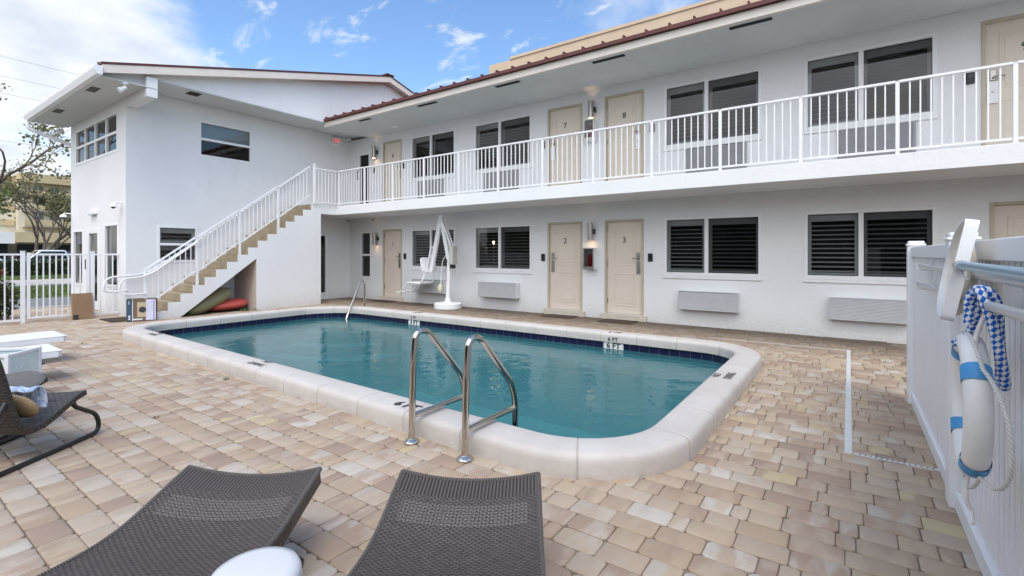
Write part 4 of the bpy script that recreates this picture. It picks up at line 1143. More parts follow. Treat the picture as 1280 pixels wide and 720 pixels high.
t = thing('beach_towel', 'blue and white beach towel draped over the tan cushion', 'towel', (-4.75, .68, .5), ca)
mb = MB(); n = 14
for i in range(n + 1):
    for k in range(n + 1):
        u, v = i / n, k / n
        x = -.20 + .36 * u; a = -.7 + 2.6 * v
        r = .085 + .008 * math.sin(9 * u + 3 * v)
        y = .10 * math.sin(a) + .02 * math.sin(7 * u); z = .115 * math.cos(a) - .10 * max(0, v - .55) + .006 * math.sin(13 * u + 5 * v)
        mb.v.append((x, y, z))
for i in range(n):
    for k in range(n): mb.f.append((i * (n + 1) + k, (i + 1) * (n + 1) + k, (i + 1) * (n + 1) + k + 1, i * (n + 1) + k + 1)); mb.uv.append(None)
o = mb.build('cloth', M_TOWEL, t, local=True, sub=1); sm = o.modifiers.new('thick', 'SOLIDIFY'); sm.thickness = .012
t.location = (-4.70, .78, .40); t.scale = (.62, .66, .82)

# frosted glass box
t = thing('frosted_box', 'open box of frosted pale green panels in a white frame beside the chairs', 'box', (-6.55, .93, 0), ca + .2)
b = MB(); w_, h_ = .19, .50
for x in (-w_, w_):
    for y in (-w_, w_): b.box((x - .016, y - .016, 0), (x + .016, y + .016, h_))
for z in (.02, h_ - .016):
    for s in (-w_, w_): b.box((-w_ + .0165, s - .014, z - .014), (w_ - .0165, s + .014, z + .014)); b.box((s - .014, -w_ + .0165, z - .014), (s + .014, w_ - .0165, z + .014))
b.build('frame', M_WHITE2, t, local=True, bevel=.003)
for s in (-1, 1):
    b = MB(); b.box((-w_ + .017, s * w_ - .003, .035), (w_ - .017, s * w_ + .003, h_ - .031)); b.build('frosted_panel', M_FROST, t, local=True)
    b = MB(); b.box((s * w_ - .003, -w_ + .017, .035), (s * w_ + .003, w_ - .017, h_ - .031)); b.build('frosted_panel', M_FROST, t, local=True)

# white slatted loungers
def white_lounger(x0, x1, y1, z, label):
    t = thing('white_lounger', label, 'sun lounger', ((x0 + x1) / 2, y1, 0), 0, 'flat white loungers at the left')
    b = MB(); b.box((x0, y1 - 1.9, z - .012), (x1, y1, z)); b.build('sling', M_WHITE, t, bevel=.004)
    b = MB(); h = .075
    b.box((x0 + .002, y1 - 1.9, z - h), (x0 + .03, y1 - .03, z - .0125)); b.box((x1 - .03, y1 - 1.9, z - h), (x1 - .002, y1 - .03, z - .0125)); b.box((x0 + .031, y1 - .03, z - h), (x1 - .031, y1 - .002, z - .0125)); b.box((x0 + .031, y1 - 1.898, z - h), (x1 - .031, y1 - 1.87, z - .0125))
    b.build('frame', M_WHITE2, t, bevel=.004)
    for yy in (y1 - .28, y1 - 1.55):
        for xx in (x0 + .09, x1 - .09):
            b = MB(); b.bar((xx, yy - .10, z - h), (xx, yy + .04, .02), .035, .03); b.build('leg', M_WHITE2, t)
            b = MB(); b.box((xx - .03, yy + .01, .0), (xx + .03, yy + .07, .02)); b.build('foot', M_BLACK, t, bevel=.004)
white_lounger(-9.06, -8.38, 1.80, .35, 'flat white sun lounger at the left edge, the one farther from the chairs')
white_lounger(-7.80, -7.16, 1.50, .35, 'flat white sun lounger at the left edge, the one nearer the frosted box')

# ------------------------------------------------------------------ cartons and hulls by the stairs
t = thing('printed_carton', 'printed carton with a picture of a round grey machine standing at the stair foot', 'carton', (-12.16, 3.78, 0), math.atan2(.44, .20) - math.pi / 2)
# local: x = depth (away from the camera negative), y = along the face
b = MB(); b.box((-.22, -.25, .006), (0, .25, .47)); b.build('carton_body', simple('carton_dark', (.10, .075, .055), .75), t, local=True, bevel=.004)
def pr_(y0, y1, z0, z1, mat_, name='printed_panel', d=.002):
    b = MB(); b.box((.0003, y0, z0), (d, y1, z1)); b.build(name, mat_, t, local=True, smooth=False)
pr_(-.245, -.155, .012, .465, simple('carton_blue', (.035, .085, .13), .5))
pr_(-.153, -.14, .012, .465, simple('carton_white', (.72, .73, .78), .5))
pr_(-.139, .075, .012, .465, simple('carton_brown', (.17, .115, .075), .55))
pr_(.076, .245, .02, .455, simple('carton_lilac', (.62, .63, .78), .5))
pr_(-.07, .073, .09, .40, simple('carton_cream', (.50, .42, .27), .55), d=.003)
pr_(-.139, .02, .03, .06, simple('carton_white', (.72, .73, .78), .5), d=.003)
pr_(.205, .222, .03, .44, simple('carton_slate', (.20, .22, .36), .5), d=.003)
b = MB(); b.lathe([(.062, 0), (.062, .0045), (.05, .006)], (0, 0, 0), 24, P=lambda x, y, z: (.003 + z, y + .02, x + .245)); b.build('printed_disc', simple('carton_disc', (.045, .045, .05), .4), t, local=True)
for i, (z0, z1) in enumerate(((.04, .07), (.08, .10), (.105, .13))):
    pr_(-.215, -.185, z0, z1, simple('carton_white', (.72, .73, .78), .5), 'printed_lettering', .003)
pr_(-.212, -.2, .36, .43, simple('carton_white', (.72, .73, .78), .5), 'printed_lettering', .003)
t = thing('cardboard_box', 'flat brown cardboard box leaning against the white gate', 'cardboard box', (-13.6, 3.17, 0))
b = MB(); b.add([(-13.62, 3.0, .005), (-13.53, 3.0, .005), (-13.53, 3.34, .005), (-13.62, 3.34, .005), (-13.70, 3.0, .555), (-13.61, 3.0, .56), (-13.61, 3.34, .56), (-13.70, 3.34, .555)],
      [(0, 3, 2, 1), (4, 5, 6, 7), (0, 1, 5, 4), (1, 2, 6, 5), (2, 3, 7, 6), (3, 0, 4, 7)]); b.build('carton_body', M_CARD, t, bevel=.005)
b = MB(); b.add([(-13.6065, 3.06, .45), (-13.6065, 3.13, .45), (-13.6195, 3.13, .545), (-13.6195, 3.06, .545)], [(0, 1, 2, 3)]); o = b.build('shipping_label', simple('label_paper', (.66, .66, .64), .6), t, smooth=False)
o.location.x += .008
b = MB(); b.box((-.0, 0, 0), (.004, .08, .1)); o = b.build('corner_print', M_INK, t, local=True); o.location = (.075, -.165, .01)
def hull(label, c, r, rot, mat_, name):
    t = thing(name, label, 'kayak', (c[0], c[1], 0), 0, 'kayak hulls stored under the stairs')
    M_ = Matrix.Rotation(rot[2], 3, 'Z') @ Matrix.Rotation(rot[1], 3, 'Y') @ Matrix.Rotation(rot[0], 3, 'X')
    MB().ellip(c, r, 28, 18, M_, f=lambda p: (lambda q: Vector((p.x * q, p.y, p.z * q)))(min(2.2, (1 - min(.999, abs(p.y / r[1])) ** 3.2) ** .5 / max(.02, (1 - (p.y / r[1]) ** 2)) ** .5))).build('hull', mat_, t, ang=80)
hull('olive green kayak hull tilted up under the stairs', (-12.60, 5.22, .27), (.30, .60, .19), (R(24), 0, R(4)), M_OLIVE, 'kayak')
hull('red kayak hull lying flat under the stairs', (-12.72, 5.70, .15), (.34, .50, .14), (R(3), 0, R(-4)), M_RED, 'kayak')
# little weeds along the wall foot
def tuft(x, y, z, n, h, label, mat_=None):
    mb = MB(); tone = []
    for i in range(n):
        a = rnd.uniform(0, 6.28); l = h * rnd.uniform(.5, 1); o = Vector((x + rnd.uniform(-1, 1) * h * .9, y + rnd.uniform(-1, 1) * h * .9, z))
        d = Vector((math.cos(a) * .5, math.sin(a) * .5, .9)) * l; s = Vector((-math.sin(a), math.cos(a), 0)) * l * .12
        mb.add([o - s, o + s, o + d * .6 + s * .8, o + d], [(0, 1, 2, 3)]); tone.append(rnd.random())
    mb.fa = {'tone': tone}; ob = mb.build('weed', mat_ or M_LEAF, smooth=False, recalc=False); tag(ob, label, 'weed', 'small weeds in the paving')
tuft(-12.35, 4.65, 0, 90, .13, 'green weeds under the lower end of the stairs')
tuft(-12.25, 5.95, 0, 30, .10, 'small weed beside the red kayak')
tuft(-12.22, 6.15, 0, 18, .07, 'tiny weed at the corner of the stair wall')
tuft(-5.75, 2.58, 0, 22, .04, 'tiny weed in the joint at the foot of the pool coping')
tuft(-4.9, 1.62, 0, 14, .03, 'tiny weed in a paver joint left of the loungers')
tuft(-9.9, 2.3, 0, 14, .03, 'tiny weed in a paver joint near the left pool corner')

# ------------------------------------------------------------------ white vinyl fence on the right
FX = .52
def vinyl(label, p, q, posts):
    t = thing('vinyl_fence', label, 'fence', (p[0], p[1], 0), 0, 'white vinyl fence by the deck')
    p = Vector((p[0], p[1], 0)); q = Vector((q[0], q[1], 0)); d = (q - p).normalized(); L = (q - p).length; nn = Vector((-d.y, d.x, 0))
    for s in posts:
        c = p + d * s; b = MB(); b.obox(c + Vector((0, 0, .745)), d * .063, nn * .063, Vector((0, 0, .745))); b.build('post', M_VINYL, t, bevel=.006)
        b = MB(); b.obox(c + Vector((0, 0, 1.502)), d * .072, nn * .072, Vector((0, 0, .011))); b.obox(c + Vector((0, 0, 1.525)), d * .06, nn * .06, Vector((0, 0, .014))); b.build('post_cap', M_VINYL, t, bevel=.01)
    for a, e in zip(posts, posts[1:]):
        b = MB(); c = p + d * (a + e) / 2; hl_ = (e - a) / 2 - .064
        b.obox(c + Vector((0, 0, 1.435)), d * hl_, nn * .042, Vector((0, 0, .045))); b.build('fence_rail', M_VINYL, t, bevel=.006); b = MB(); b.obox(c + Vector((0, 0, .05)), d * hl_, nn * .038, Vector((0, 0, .05))); b.build('fence_rail', M_VINYL, t, bevel=.006)
        b = MB(); pr2 = []; s = -hl_; k = .0762
        # tongue and groove boards: shallow V joints along a folded sheet
        while s < hl_ - .01:
            e2 = min(s + k, hl_)
            pr2 += [(s, -.006), (s + .006, -.006), (s + .014, .016), (e2 - .004, .016)]; s = e2
        vs = []
        for side in (1, -1):
            for (u, w_) in pr2:
                for z in (.101, 1.389): vs.append(c + d * u + nn * (w_ * side) + Vector((0, 0, z)))
        m = len(pr2); fs = []
        for sd in (0, 1):
            for i in range(m - 1):
                a_ = sd * 2 * m + 2 * i; fs.append((a_, a_ + 2, a_ + 3, a_ + 1))
        b.add(vs, fs); b.build('fence_boards', M_VINYL, t, smooth=False)
    return t
vinyl('white vinyl board fence along the right side of the deck', (FX, 5.93), (FX, -2.6), [0, 2.27, 4.54, 6.81, 8.5])
vinyl('white vinyl fence return behind the corner post toward the building side', (FX + .066, 5.93), (FX + 2.6, 5.93), [.72, 2.5])
b = MB()
b.box((FX + .07, 5.89, .1), (FX + .72, 5.97, 1.39))
# poles hooked on the fence
def pole(name, label, p, q, r, m, cat='pole'):
    p = Vector(p); q = Vector(q); t = thing(name, label, cat, p); b = MB(); b.tube([p, q], r, 16); b.build('tube', m, t)
    b = MB(); d = (p - q).normalized(); b.tube([p + d * .001, p + d * .03], r * 1.12, 14); b.build('end_cap', M_WHITE2, t)
    for s in (.06, .9):
        c = p.lerp(q, s); b = MB(); b.tube(fillet([(FX - .015, c.y, c.z + .05), (FX - .03, c.y, c.z - r - .012), (c.x - r - .012, c.y, c.z - r - .010), (c.x - r - .014, c.y, c.z + .015)], .02), .005, 6); b.build('hook', M_WHITE2, t)
    return t
pole('rescue_pole', 'thin grey aluminium pole hooked along the fence, the lower of two', (.43, 4.85, 1.185), (.36, -.4, 1.30), .0165, M_GALV)
pole('rescue_pole', 'grey aluminium pole hooked along the fence, just under its top rail', (.45, 4.95, 1.325), (.425, .2, 1.335), .017, M_GALV)
# leaf rake: D-shaped frame, net and blue pole
t = thing('leaf_rake', 'leaf skimmer with a white rounded frame and cream net on a blue pole', 'pool skimmer', (.375, 2.7, 1.37))
E1 = Vector((.072, 0, .38)).normalized(); E2 = Vector((.055, 1, 0)).normalized(); CC = Vector((.375, 2.68, 1.35)); hw = .215
def rk_(u, v): return CC + E1 * u + E2 * v
lp = [(-hw, 0), (-hw, .10), (-hw * .95, .24), (-hw * .72, .36), (-hw * .35, .42), (0, .435), (hw * .35, .42), (hw * .72, .36), (hw * .95, .24), (hw, .10), (hw, 0)]
path = fillet([rk_(0, 0), rk_(-hw, 0)] + [rk_(*p) for p in lp[1:-1]] + [rk_(hw, 0), rk_(0.0, 0)], .03, 4)
N3 = E1.cross(E2).normalized()
if N3.x < 0: N3 = -N3
b = MB(); vs = []
for q in path[:-1]:
    vs += [q + N3 * .022, q - N3 * .022]
cen = rk_(0, .2); n_ = len(path) - 1
vs2 = []
for q in path[:-1]:
    i_ = (cen - q).normalized() * .012; vs2 += [q + N3 * .022, q - N3 * .022, q - N3 * .022 + i_, q + N3 * .022 + i_]
fs = []
for i in range(n_):
    j = (i + 1) % n_
    for k in range(4): fs.append((4 * i + k, 4 * j + k, 4 * j + (k + 1) % 4, 4 * i + (k + 1) % 4))
b.add(vs2, fs); b.build('frame', M_WHITE2, t, ang=45)
b = MB(); ringp = path[:-1]; vs = []; fs = []; S = 6
for s in range(S):
    f = s / (S - 1)
    for q in ringp: vs.append(q.lerp(cen, f * .92) + N3 * (-.012 + .075 * math.sin(f * math.pi / 2)) + Vector((0, 0, -.13 * f)))
for s in range(S - 1):
    for i in range(n_): j = (i + 1) % n_; fs.append((s * n_ + i, s * n_ + j, (s + 1) * n_ + j, (s + 1) * n_ + i))
fs.append(tuple((S - 1) * n_ + i for i in range(n_)))
b.add(vs, fs); b.build('net', M_NET, t)
b = MB(); b.tube([(.375, 2.70, 1.372), (.330, .1, 1.36)], .0175, 18); b.build('pole', M_BLUEPOLE, t)
b = MB(); b.tube([(.376, 2.715, 1.372), (.373, 2.62, 1.372)], .022, 16); b.build('socket', M_GALV, t)
b = MB(); b.tube(fillet([(.372, 2.66, 1.36), (.374, 2.58, 1.32), (.372, 2.46, 1.325), (.372, 2.44, 1.352)], .05), .0035, 6); b.build('clip', M_GALV, t)

# life ring
RC = Vector((.366, 2.42, .868)); RR, rr_ = .222, .038; TL = .06
t = thing('life_ring', 'white life ring with blue bands hanging by a rope from the fence pole', 'life ring', RC)
MB().tube([RC + Vector((TL * RR * math.cos(a), RR * math.cos(a), RR * math.sin(a))) for a in [2 * math.pi * i / 72 for i in range(72)]], rr_, 20, closed=True).build('ring', M_RING, t, ang=80)
gl = []
for k, a0 in enumerate((52, 142, 232, 322)):
    a1, a2 = R(a0 - 7), R(a0 + 7)
    MB().tube([RC + Vector((TL * RR * math.cos(a), RR * math.cos(a), RR * math.sin(a))) for a in [a1 + (a2 - a1) * i / 8 for i in range(9)]], rr_ + .0035, 20, cap=False).build('band', M_BAND, t, ang=80)
for k, a0 in enumerate((52, 142, 232, 322)):
    A, B = R(a0), R(a0 + 90); sg = .03 if k != 1 else .13
    pts = []
    for i in range(13):
        q = i / 12; a = A + (B - A) * q; o_ = rr_ + .008 + sg * math.sin(math.pi * q) * (.9 if k == 1 else .5)
        pts.append(RC + Vector(((.035 if k == 1 else -.01) * math.sin(math.pi * q), (RR + o_) * math.cos(a), (RR + o_) * math.sin(a) - .02 * math.sin(math.pi * q))))
    MB().tube(pts, .0065, 8).build('grab_rope', M_TWIST, t)
# throw rope of blue and white braid looped over the pole
t = thing('throw_rope', 'thick blue and white braided rope looped over the pole above the life ring', 'rope', (.385, 2.3, 1.27))
b = MB()
PX_, PY_, PZ_ = .385, 2.33, 1.265
b.tube(fillet([(PX_ - .03, PY_ + .03, 1.17), (PX_ - .032, PY_ + .02, 1.27), (PX_ - .0, PY_ + .0, 1.305), (PX_ + .035, PY_ - .01, 1.26), (PX_ + .045, PY_ + .02, 1.12), (PX_ + .055, PY_ + .05, 1.02), (PX_ + .06, PY_ + .09, .95)], .05, 5), .0155, 12)
b.tube(fillet([(PX_ + .06, PY_ + .09, .95), (PX_ + .062, PY_ + .02, .95), (PX_ + .04, PY_ - .03, 1.06), (PX_ + .02, PY_ - .04, 1.18), (PX_ - .01, PY_ - .03, 1.285), (PX_ - .015, PY_ + .03, 1.30), (PX_ - .01, PY_ + .03, 1.2), (PX_ - .02, PY_ + .07, 1.12), (PX_ - .055, PY_ + .12, 1.08)], .05, 5), .0155, 12)
b.build('braid', M_BRAID, t, ang=80)
b = MB(); b.tube(fillet([(PX_ + .01, PY_ + .02, 1.21), (PX_ - .02, PY_ + .0, 1.12), (PX_ - .03, PY_ - .06, 1.06), (PX_ - .045, PY_ - .08, .99)], .05), .0075, 8)
b.build('cord', M_ROPEW, t); b = MB()
b.tube(fillet([(.36, 2.42, .60), (.35, 2.40, .52), (.37, 2.42, .47), (.365, 2.36, .45)], .03), .0065, 8)
b.build('cord', M_ROPEW, t)

# ------------------------------------------------------------------ gate and picket fence at the left
GX = -13.76
def picket(p, q, n, z0, z1, parent, name='picket_panel'):
    b = MB(); b.bar((GX, p, z1 - .018), (GX, q, z1 - .018), .036, .036); b.bar((GX, p, z0), (GX, q, z0), .03, .036)
    for i in range(1, n + 1):
        y = p + (q - p) * i / (n + 1); b.box((GX - .011, y - .011, z0), (GX + .011, y + .011, z1 - .03))
    return b.build(name, M_WHITE2, parent)
pf = thing('picket_fence', 'white metal picket fence left of the gate', 'fence', (GX, 1, 0))
b = MB(); b.box((GX - .032, 2.245, 0), (GX + .032, 2.31, 1.46)); b.box((GX - .04, 2.237, 1.461), (GX + .04, 2.318, 1.475)); b.build('post', M_WHITE2, pf, bevel=.004)
for a in (2.24, .76, -.72):
    picket(a - 1.42, a, 12, .07, 1.42, pf)
    b = MB(); b.box((GX - .03, a - 1.48, 0), (GX + .03, a - 1.421, 1.45)); b.build('post', M_WHITE2, pf)
gt = thing('picket_gate', 'white metal picket gate behind the cardboard box', 'gate', (GX, 2.35, 0))
b = MB(); b.box((GX - .022, 2.335, .08), (GX + .022, 2.385, 1.44)); b.build('stile', M_WHITE2, gt, bevel=.003); b = MB(); b.box((GX - .022, 3.27, .08), (GX + .022, 3.32, 1.44)); b.build('stile', M_WHITE2, gt, bevel=.003)
picket(2.386, 3.269, 8, .10, 1.42, gt)
pf2 = thing('picket_fence', 'short white picket fence bay between the gate and the front wall', 'fence', (GX, 3.4, 0))
b = MB(); b.box((GX - .032, 3.345, 0), (GX + .032, 3.41, 1.46)); b.box((GX - .04, 3.337, 1.461), (GX + .04, 3.418, 1.475)); b.build('post', M_WHITE2, pf2, bevel=.004)
picket(3.411, 3.84, 3, .08, 1.42, pf2)

# ------------------------------------------------------------------ street beyond the gate
def sheet(name, x0, x1, z, m, y0=-60, y1=70):
    b = MB(); b.add([(x0, y0, z), (x1, y0, z), (x1, y1, z), (x0, y1, z)], [(0, 1, 2, 3)]); o = b.build(name, m, smooth=False, recalc=False); tag(o, kind='structure'); return o
sheet('road', -21.2, -17.72, -.006, M_ROAD)
b = MB(); b.box((-17.72, -60, -.03), (-17.5, 70, .004)); tag(b.build('kerb', M_KERB, bevel=.01), kind='structure')
sheet('lawn', -28.4, -21.2, -.004, M_LAWN); sheet('pavement', -36.5, -28.4, -.002, M_WALK); sheet('lawn', -60, -36.5, -.004, M_LAWN); sheet('car_park', -140, -60, -.004, M_ROAD, -120, 120)
b = MB(); b.box((-28.5, -60, -.02), (-28.2, 70, .10)); tag(b.build('kerb', M_KERB), kind='structure')
def grassy(x0, x1, y0, y1, n, h):
    mb = MB(); tone = []
    for i in range(n):
        x, y = rnd.uniform(x0, x1), rnd.uniform(y0, y1); a = rnd.uniform(0, 6.28); l = h * rnd.uniform(.5, 1.2); s = Vector((math.cos(a), math.sin(a), 0)) * .03
        o = Vector((x, y, -.01)); tip = o + Vector((rnd.uniform(-.04, .04), rnd.uniform(-.04, .04), l)); mb.add([o - s, o + s, tip], [(0, 1, 2)]); tone.append(rnd.random())
    mb.fa = {'tone': tone}; ob = mb.build('grass', M_GRASS, smooth=False, recalc=False); tag(ob, kind='stuff')
grassy(-28.2, -21.2, 0, 9, 9000, .10); grassy(-42, -36.5, 3, 12, 5000, .12)

def leaves(mb, tone, c, r, n, size, up=.3):
    for i in range(n):
        d = Vector((rnd.gauss(0, 1), rnd.gauss(0, 1), rnd.gauss(0, 1))).normalized(); p = Vector(c) + Vector((d.x * r[0], d.y * r[1], d.z * r[2])) * (rnd.random() ** .45)
        a = Vector((rnd.gauss(0, 1), rnd.gauss(0, 1), rnd.gauss(0, .6) + up)).normalized(); b_ = a.cross(Vector((rnd.gauss(0, 1), rnd.gauss(0, 1), rnd.gauss(0, 1)))).normalized()
        l = size * rnd.uniform(.6, 1.3); q = a * l; w_ = b_ * l * .35
        mb.add([p, p + q * .5 + w_, p + q, p + q * .5 - w_], [(0, 1, 2, 3)]); tone.append(min(1, max(0, rnd.gauss(.5, .28))))
def plant(name, label, cat, loc, blobs, size, m, stems, group=None):
    t = thing(name, label, cat, loc, 0, group); mb = MB(); tone = []
    for c, r, n in blobs: leaves(mb, tone, Vector(loc) + Vector(c), r, n, size)
    mb.fa = {'tone': tone}; mb.build('foliage', m, t, smooth=False, recalc=False)
    b = MB()
    for s in stems: b.tube([Vector(loc) + Vector(p) for p in s[0]], s[1], 6, rfun=lambda q: 1 - .6 * q)
    b.build('stem', M_BARK, t); return t
plant('hedge_shrub', 'dark green shrub with red and yellow top leaves behind the picket fence', 'shrub', (-15.0, 2.15, 0),
      [((0, -.1, .45), (.32, .38, .45), 1500)], .075, M_LEAFD, [([(0, 0, 0), (.05, -.1, .6)], .03), ([(0, .1, 0), (-.05, .2, .5)], .025)])
plant('croton_shrub', 'red and yellow leaved croton rising above the dark shrub at the left edge', 'shrub', (-15.05, 1.95, 0),
      [((0, .0, .98), (.22, .26, .16), 420)], .08, M_LEAFR, [([(0, 0, 0), (0, 0, .9)], .025)])
plant('hedge_shrub', 'dark green shrub left of the croton, mostly outside the picture', 'shrub', (-15.0, 1.2, 0),
      [((0, 0, .5), (.4, .5, .5), 1200)], .075, M_LEAFD, [([(0, 0, 0), (.05, .1, .6)], .03)])
hd = thing('clipped_hedge', 'long clipped dark hedge between the far lawn and the parked cars', 'hedge', (-43, 8, 0))
mb = MB(); tone = []
for k in range(60):
    y = -10 + 36 * k / 60
    for i in range(150):
        f = rnd.random()
        if f < .5: p = (-42.4, y + rnd.uniform(-.35, .35), rnd.uniform(.0, .95))
        else: p = (rnd.uniform(-43.4, -42.4), y + rnd.uniform(-.35, .35), .92 + rnd.uniform(-.05, .05))
        leaves(mb, tone, p, (.1, .1, .1), 1, .17)
mb.fa = {'tone': tone}; mb.build('foliage', M_LEAFD, hd, smooth=False, recalc=False)
MB().box((-43.3, -10, 0), (-42.5, 26, .86)).build('twigs', simple('hedge_core', (.02, .03, .012), .95), hd)

def branchtree(name, label, cat, base, seedv, limbs, depth, leafn, leafsize, m, spread=.75, r0=.2, l0=3., group=None, leafr=.5, shrink=.72, upb=.18):
    rr = random.Random(seedv); t = thing(name, label, cat, base, 0, group); wood = MB(); lf_ = MB(); tone = []
    def grow(p, d, L, r, lev):
        k = 4; pts = [p]; dd = d.copy()
        for i in range(k):
            dd = (dd + Vector((rr.gauss(0, .13), rr.gauss(0, .13), rr.gauss(0, .08) + upb * .25))).normalized(); pts.append(pts[-1] + dd * L / k)
        wood.tube(pts, r, 6 if lev else 8, rfun=lambda q: 1 - .42 * q, cap=False)
        if lev >= depth - 1:
            for q in pts[1:]: leaves(lf_, tone, q, (leafr, leafr, leafr * .6), leafn, leafsize)
        if lev < depth:
            for i in range(rr.choice((2, 2, 3))):
                a = rr.uniform(0, 6.28); s = spread * rr.uniform(.6, 1.25)
                x = dd.orthogonal().normalized(); y = dd.cross(x)
                nd = (dd + (x * math.cos(a) + y * math.sin(a)) * s + Vector((0, 0, upb * .4))).normalized()
                grow(pts[-1] if i < 2 else pts[-2], nd, L * shrink * rr.uniform(.8, 1.15), r * .58, lev + 1)
    for d, L, r in limbs: grow(Vector(base), Vector(d).normalized(), L, r, 0)
    wood.build('trunk', M_BARK, t)
    lf_.fa = {'tone': tone}
    if lf_.f: lf_.build('crown', m, t, smooth=False, recalc=False)
    return t
branchtree('street_tree', 'broad green street tree with crooked limbs at the left edge', 'tree', (-30, 2.6, -.02), 5,
           [((.05, .05, 1), 1.7, .19)], 5, 6, .16, M_LEAFO, .72, .24, 2.6, leafr=.5, shrink=.76)
branchtree('street_tree', 'tall sparse street tree with bare twigs reaching in at the left edge', 'tree', (-27.0, 2.6, -.02), 23,
           [((-.02, .22, 1), 3.0, .14)], 5, 3, .13, M_LEAFB, .8, .14, 3.0, leafr=.4, shrink=.74)
branchtree('bare_tree', 'low branching bare tree with bronze leaves in front of the apartment block', 'tree', (-58, 10.6, -.02), 9,
           [((.1, .3, 1), 2.7, .17), ((0, -.35, 1), 2.8, .17), ((.2, 0, 1), 3.0, .15), ((-.1, .55, .9), 2.7, .14)], 4, 4, .24, M_LEAFB, .55, .18, 3.4, leafr=.6, shrink=.76)
branchtree('green_tree', 'yellow green tree in front of the apartment block behind the parked cars', 'tree', (-52, 6.3, -.02), 41,
           [((.0, .25, 1), 2.3, .18), ((.1, -.3, 1), 2.1, .16)], 4, 12, .26, M_LEAFO, .8, .2, 3., leafr=.8, shrink=.8)
branchtree('green_tree', 'slim tree by the apartment block, nearest the motel wall', 'tree', (-50, 12.2, -.02), 77,
           [((.0, -.45, 1), 3.0, .16)], 4, 4, .2, M_LEAFB, .7, .16, 3., leafr=.7, shrink=.8)

# parked cars
def car(label, loc, rz, paint, pickup=False, hgt=1.62):
    """local: x along the car"""
    t = thing('parked_car', label, 'car', loc, rz, 'cars parked behind the hedge')
    w_ = .92
    pf_ = [(-2.3, .35), (-2.35, .62), (-2.28, .98), (-1.2, 1.03), (2.25, 1.02), (2.33, .9), (2.33, .45), (2.2, .33)]
    if not pickup: pf_ = [(-2.3, .35), (-2.36, .62), (-2.26, .90), (-1.15, 1.02), (2.20, 1.04), (2.3, .9), (2.3, .45), (2.2, .33)]
    b = MB(); b.prism(pf_, lambda x, z: (x, -w_, z), lambda x, z: (x, w_, z)); b.build('body', paint, t, local=True, bevel=.09)
    cab = [(-1.3, 1.0), (-.55, hgt), (1.95 if not pickup else .75, hgt - .02), (2.2 if not pickup else 1.0, 1.0)]
    b = MB(); vs = [(x, s * (w_ - (.03 if z < 1.2 else .16)), z) for s in (-1, 1) for x, z in cab]
    b.add(vs, [(3, 2, 1, 0), (4, 5, 6, 7)] + [(i, (i + 1) % 4, 4 + (i + 1) % 4, 4 + i) for i in range(4)]); b.build('cabin', paint, t, local=True, bevel=.06)
    for s in (-1, 1):
        b = MB(); x2 = 1.85 if not pickup else .7
        y0, y1 = s * (w_ - .022), s * (w_ - .135)
        b.add([(-1.08, y0, 1.06), (x2 + .12, y0, 1.06), (x2 - .02, y1, hgt - .10), (-.52, y1, hgt - .10)], [(0, 1, 2, 3)]); o = b.build('side_window', M_CARG, t, local=True); sd = o.modifiers.new('t', 'SOLIDIFY'); sd.thickness = .02; sd.offset = 0
    for nm, q in (('windscreen', ((-1.24, 1.06), (-.62, hgt - .06))), ('rear_window', ((2.17 if not pickup else .97, 1.1), (1.99 if not pickup else .79, hgt - .08)))):
        b = MB(); (xa, za), (xb, zb) = q; b.add([(xa, -w_ + .12, za), (xa, w_ - .12, za), (xb, w_ - .24, zb), (xb, -w_ + .24, zb)], [(0, 1, 2, 3)]); o = b.build(nm, M_CARG, t, local=True); sd = o.modifiers.new('t', 'SOLIDIFY'); sd.thickness = .03; sd.offset = 0
    for x in (-1.45, 1.4):
        for s in (-1, 1):
            b = MB(); b.tube([(x, s * (w_ - .2), .34), (x, s * (w_ + .015), .34)], .34, 24); wo_ = b.build('wheel', M_TYRE, t, local=True)
            b = MB(); b.tube([(x, s * (w_ + .012), .34), (x, s * (w_ + .022), .34)], .21, 18); b.build('rim', M_RIM, wo_, local=True)
    for s in (-1, 1):
        MB().box((-2.36, s * .62 - .16, .68), (-2.27, s * .62 + .16, .82)).build('headlight', M_GLASS, t, local=True, bevel=.02)
        MB().box((2.27, s * .72 - .1, .72), (2.325, s * .72 + .1, .95)).build('tail_light', simple('tail_red', (.35, .02, .02), .25), t, local=True, bevel=.02)
car('white car at the left edge behind the hedge', (-47, 5.4, 0), R(-90), M_CARW, hgt=1.60)
car('white pickup parked behind the hedge, second from the left edge', (-46.5, 9.0, 0), R(90), M_CARW, True, 1.68)
car('dark car parked beyond the white pickup', (-50.5, 11.0, 0), R(90), M_CARD2, hgt=1.62)

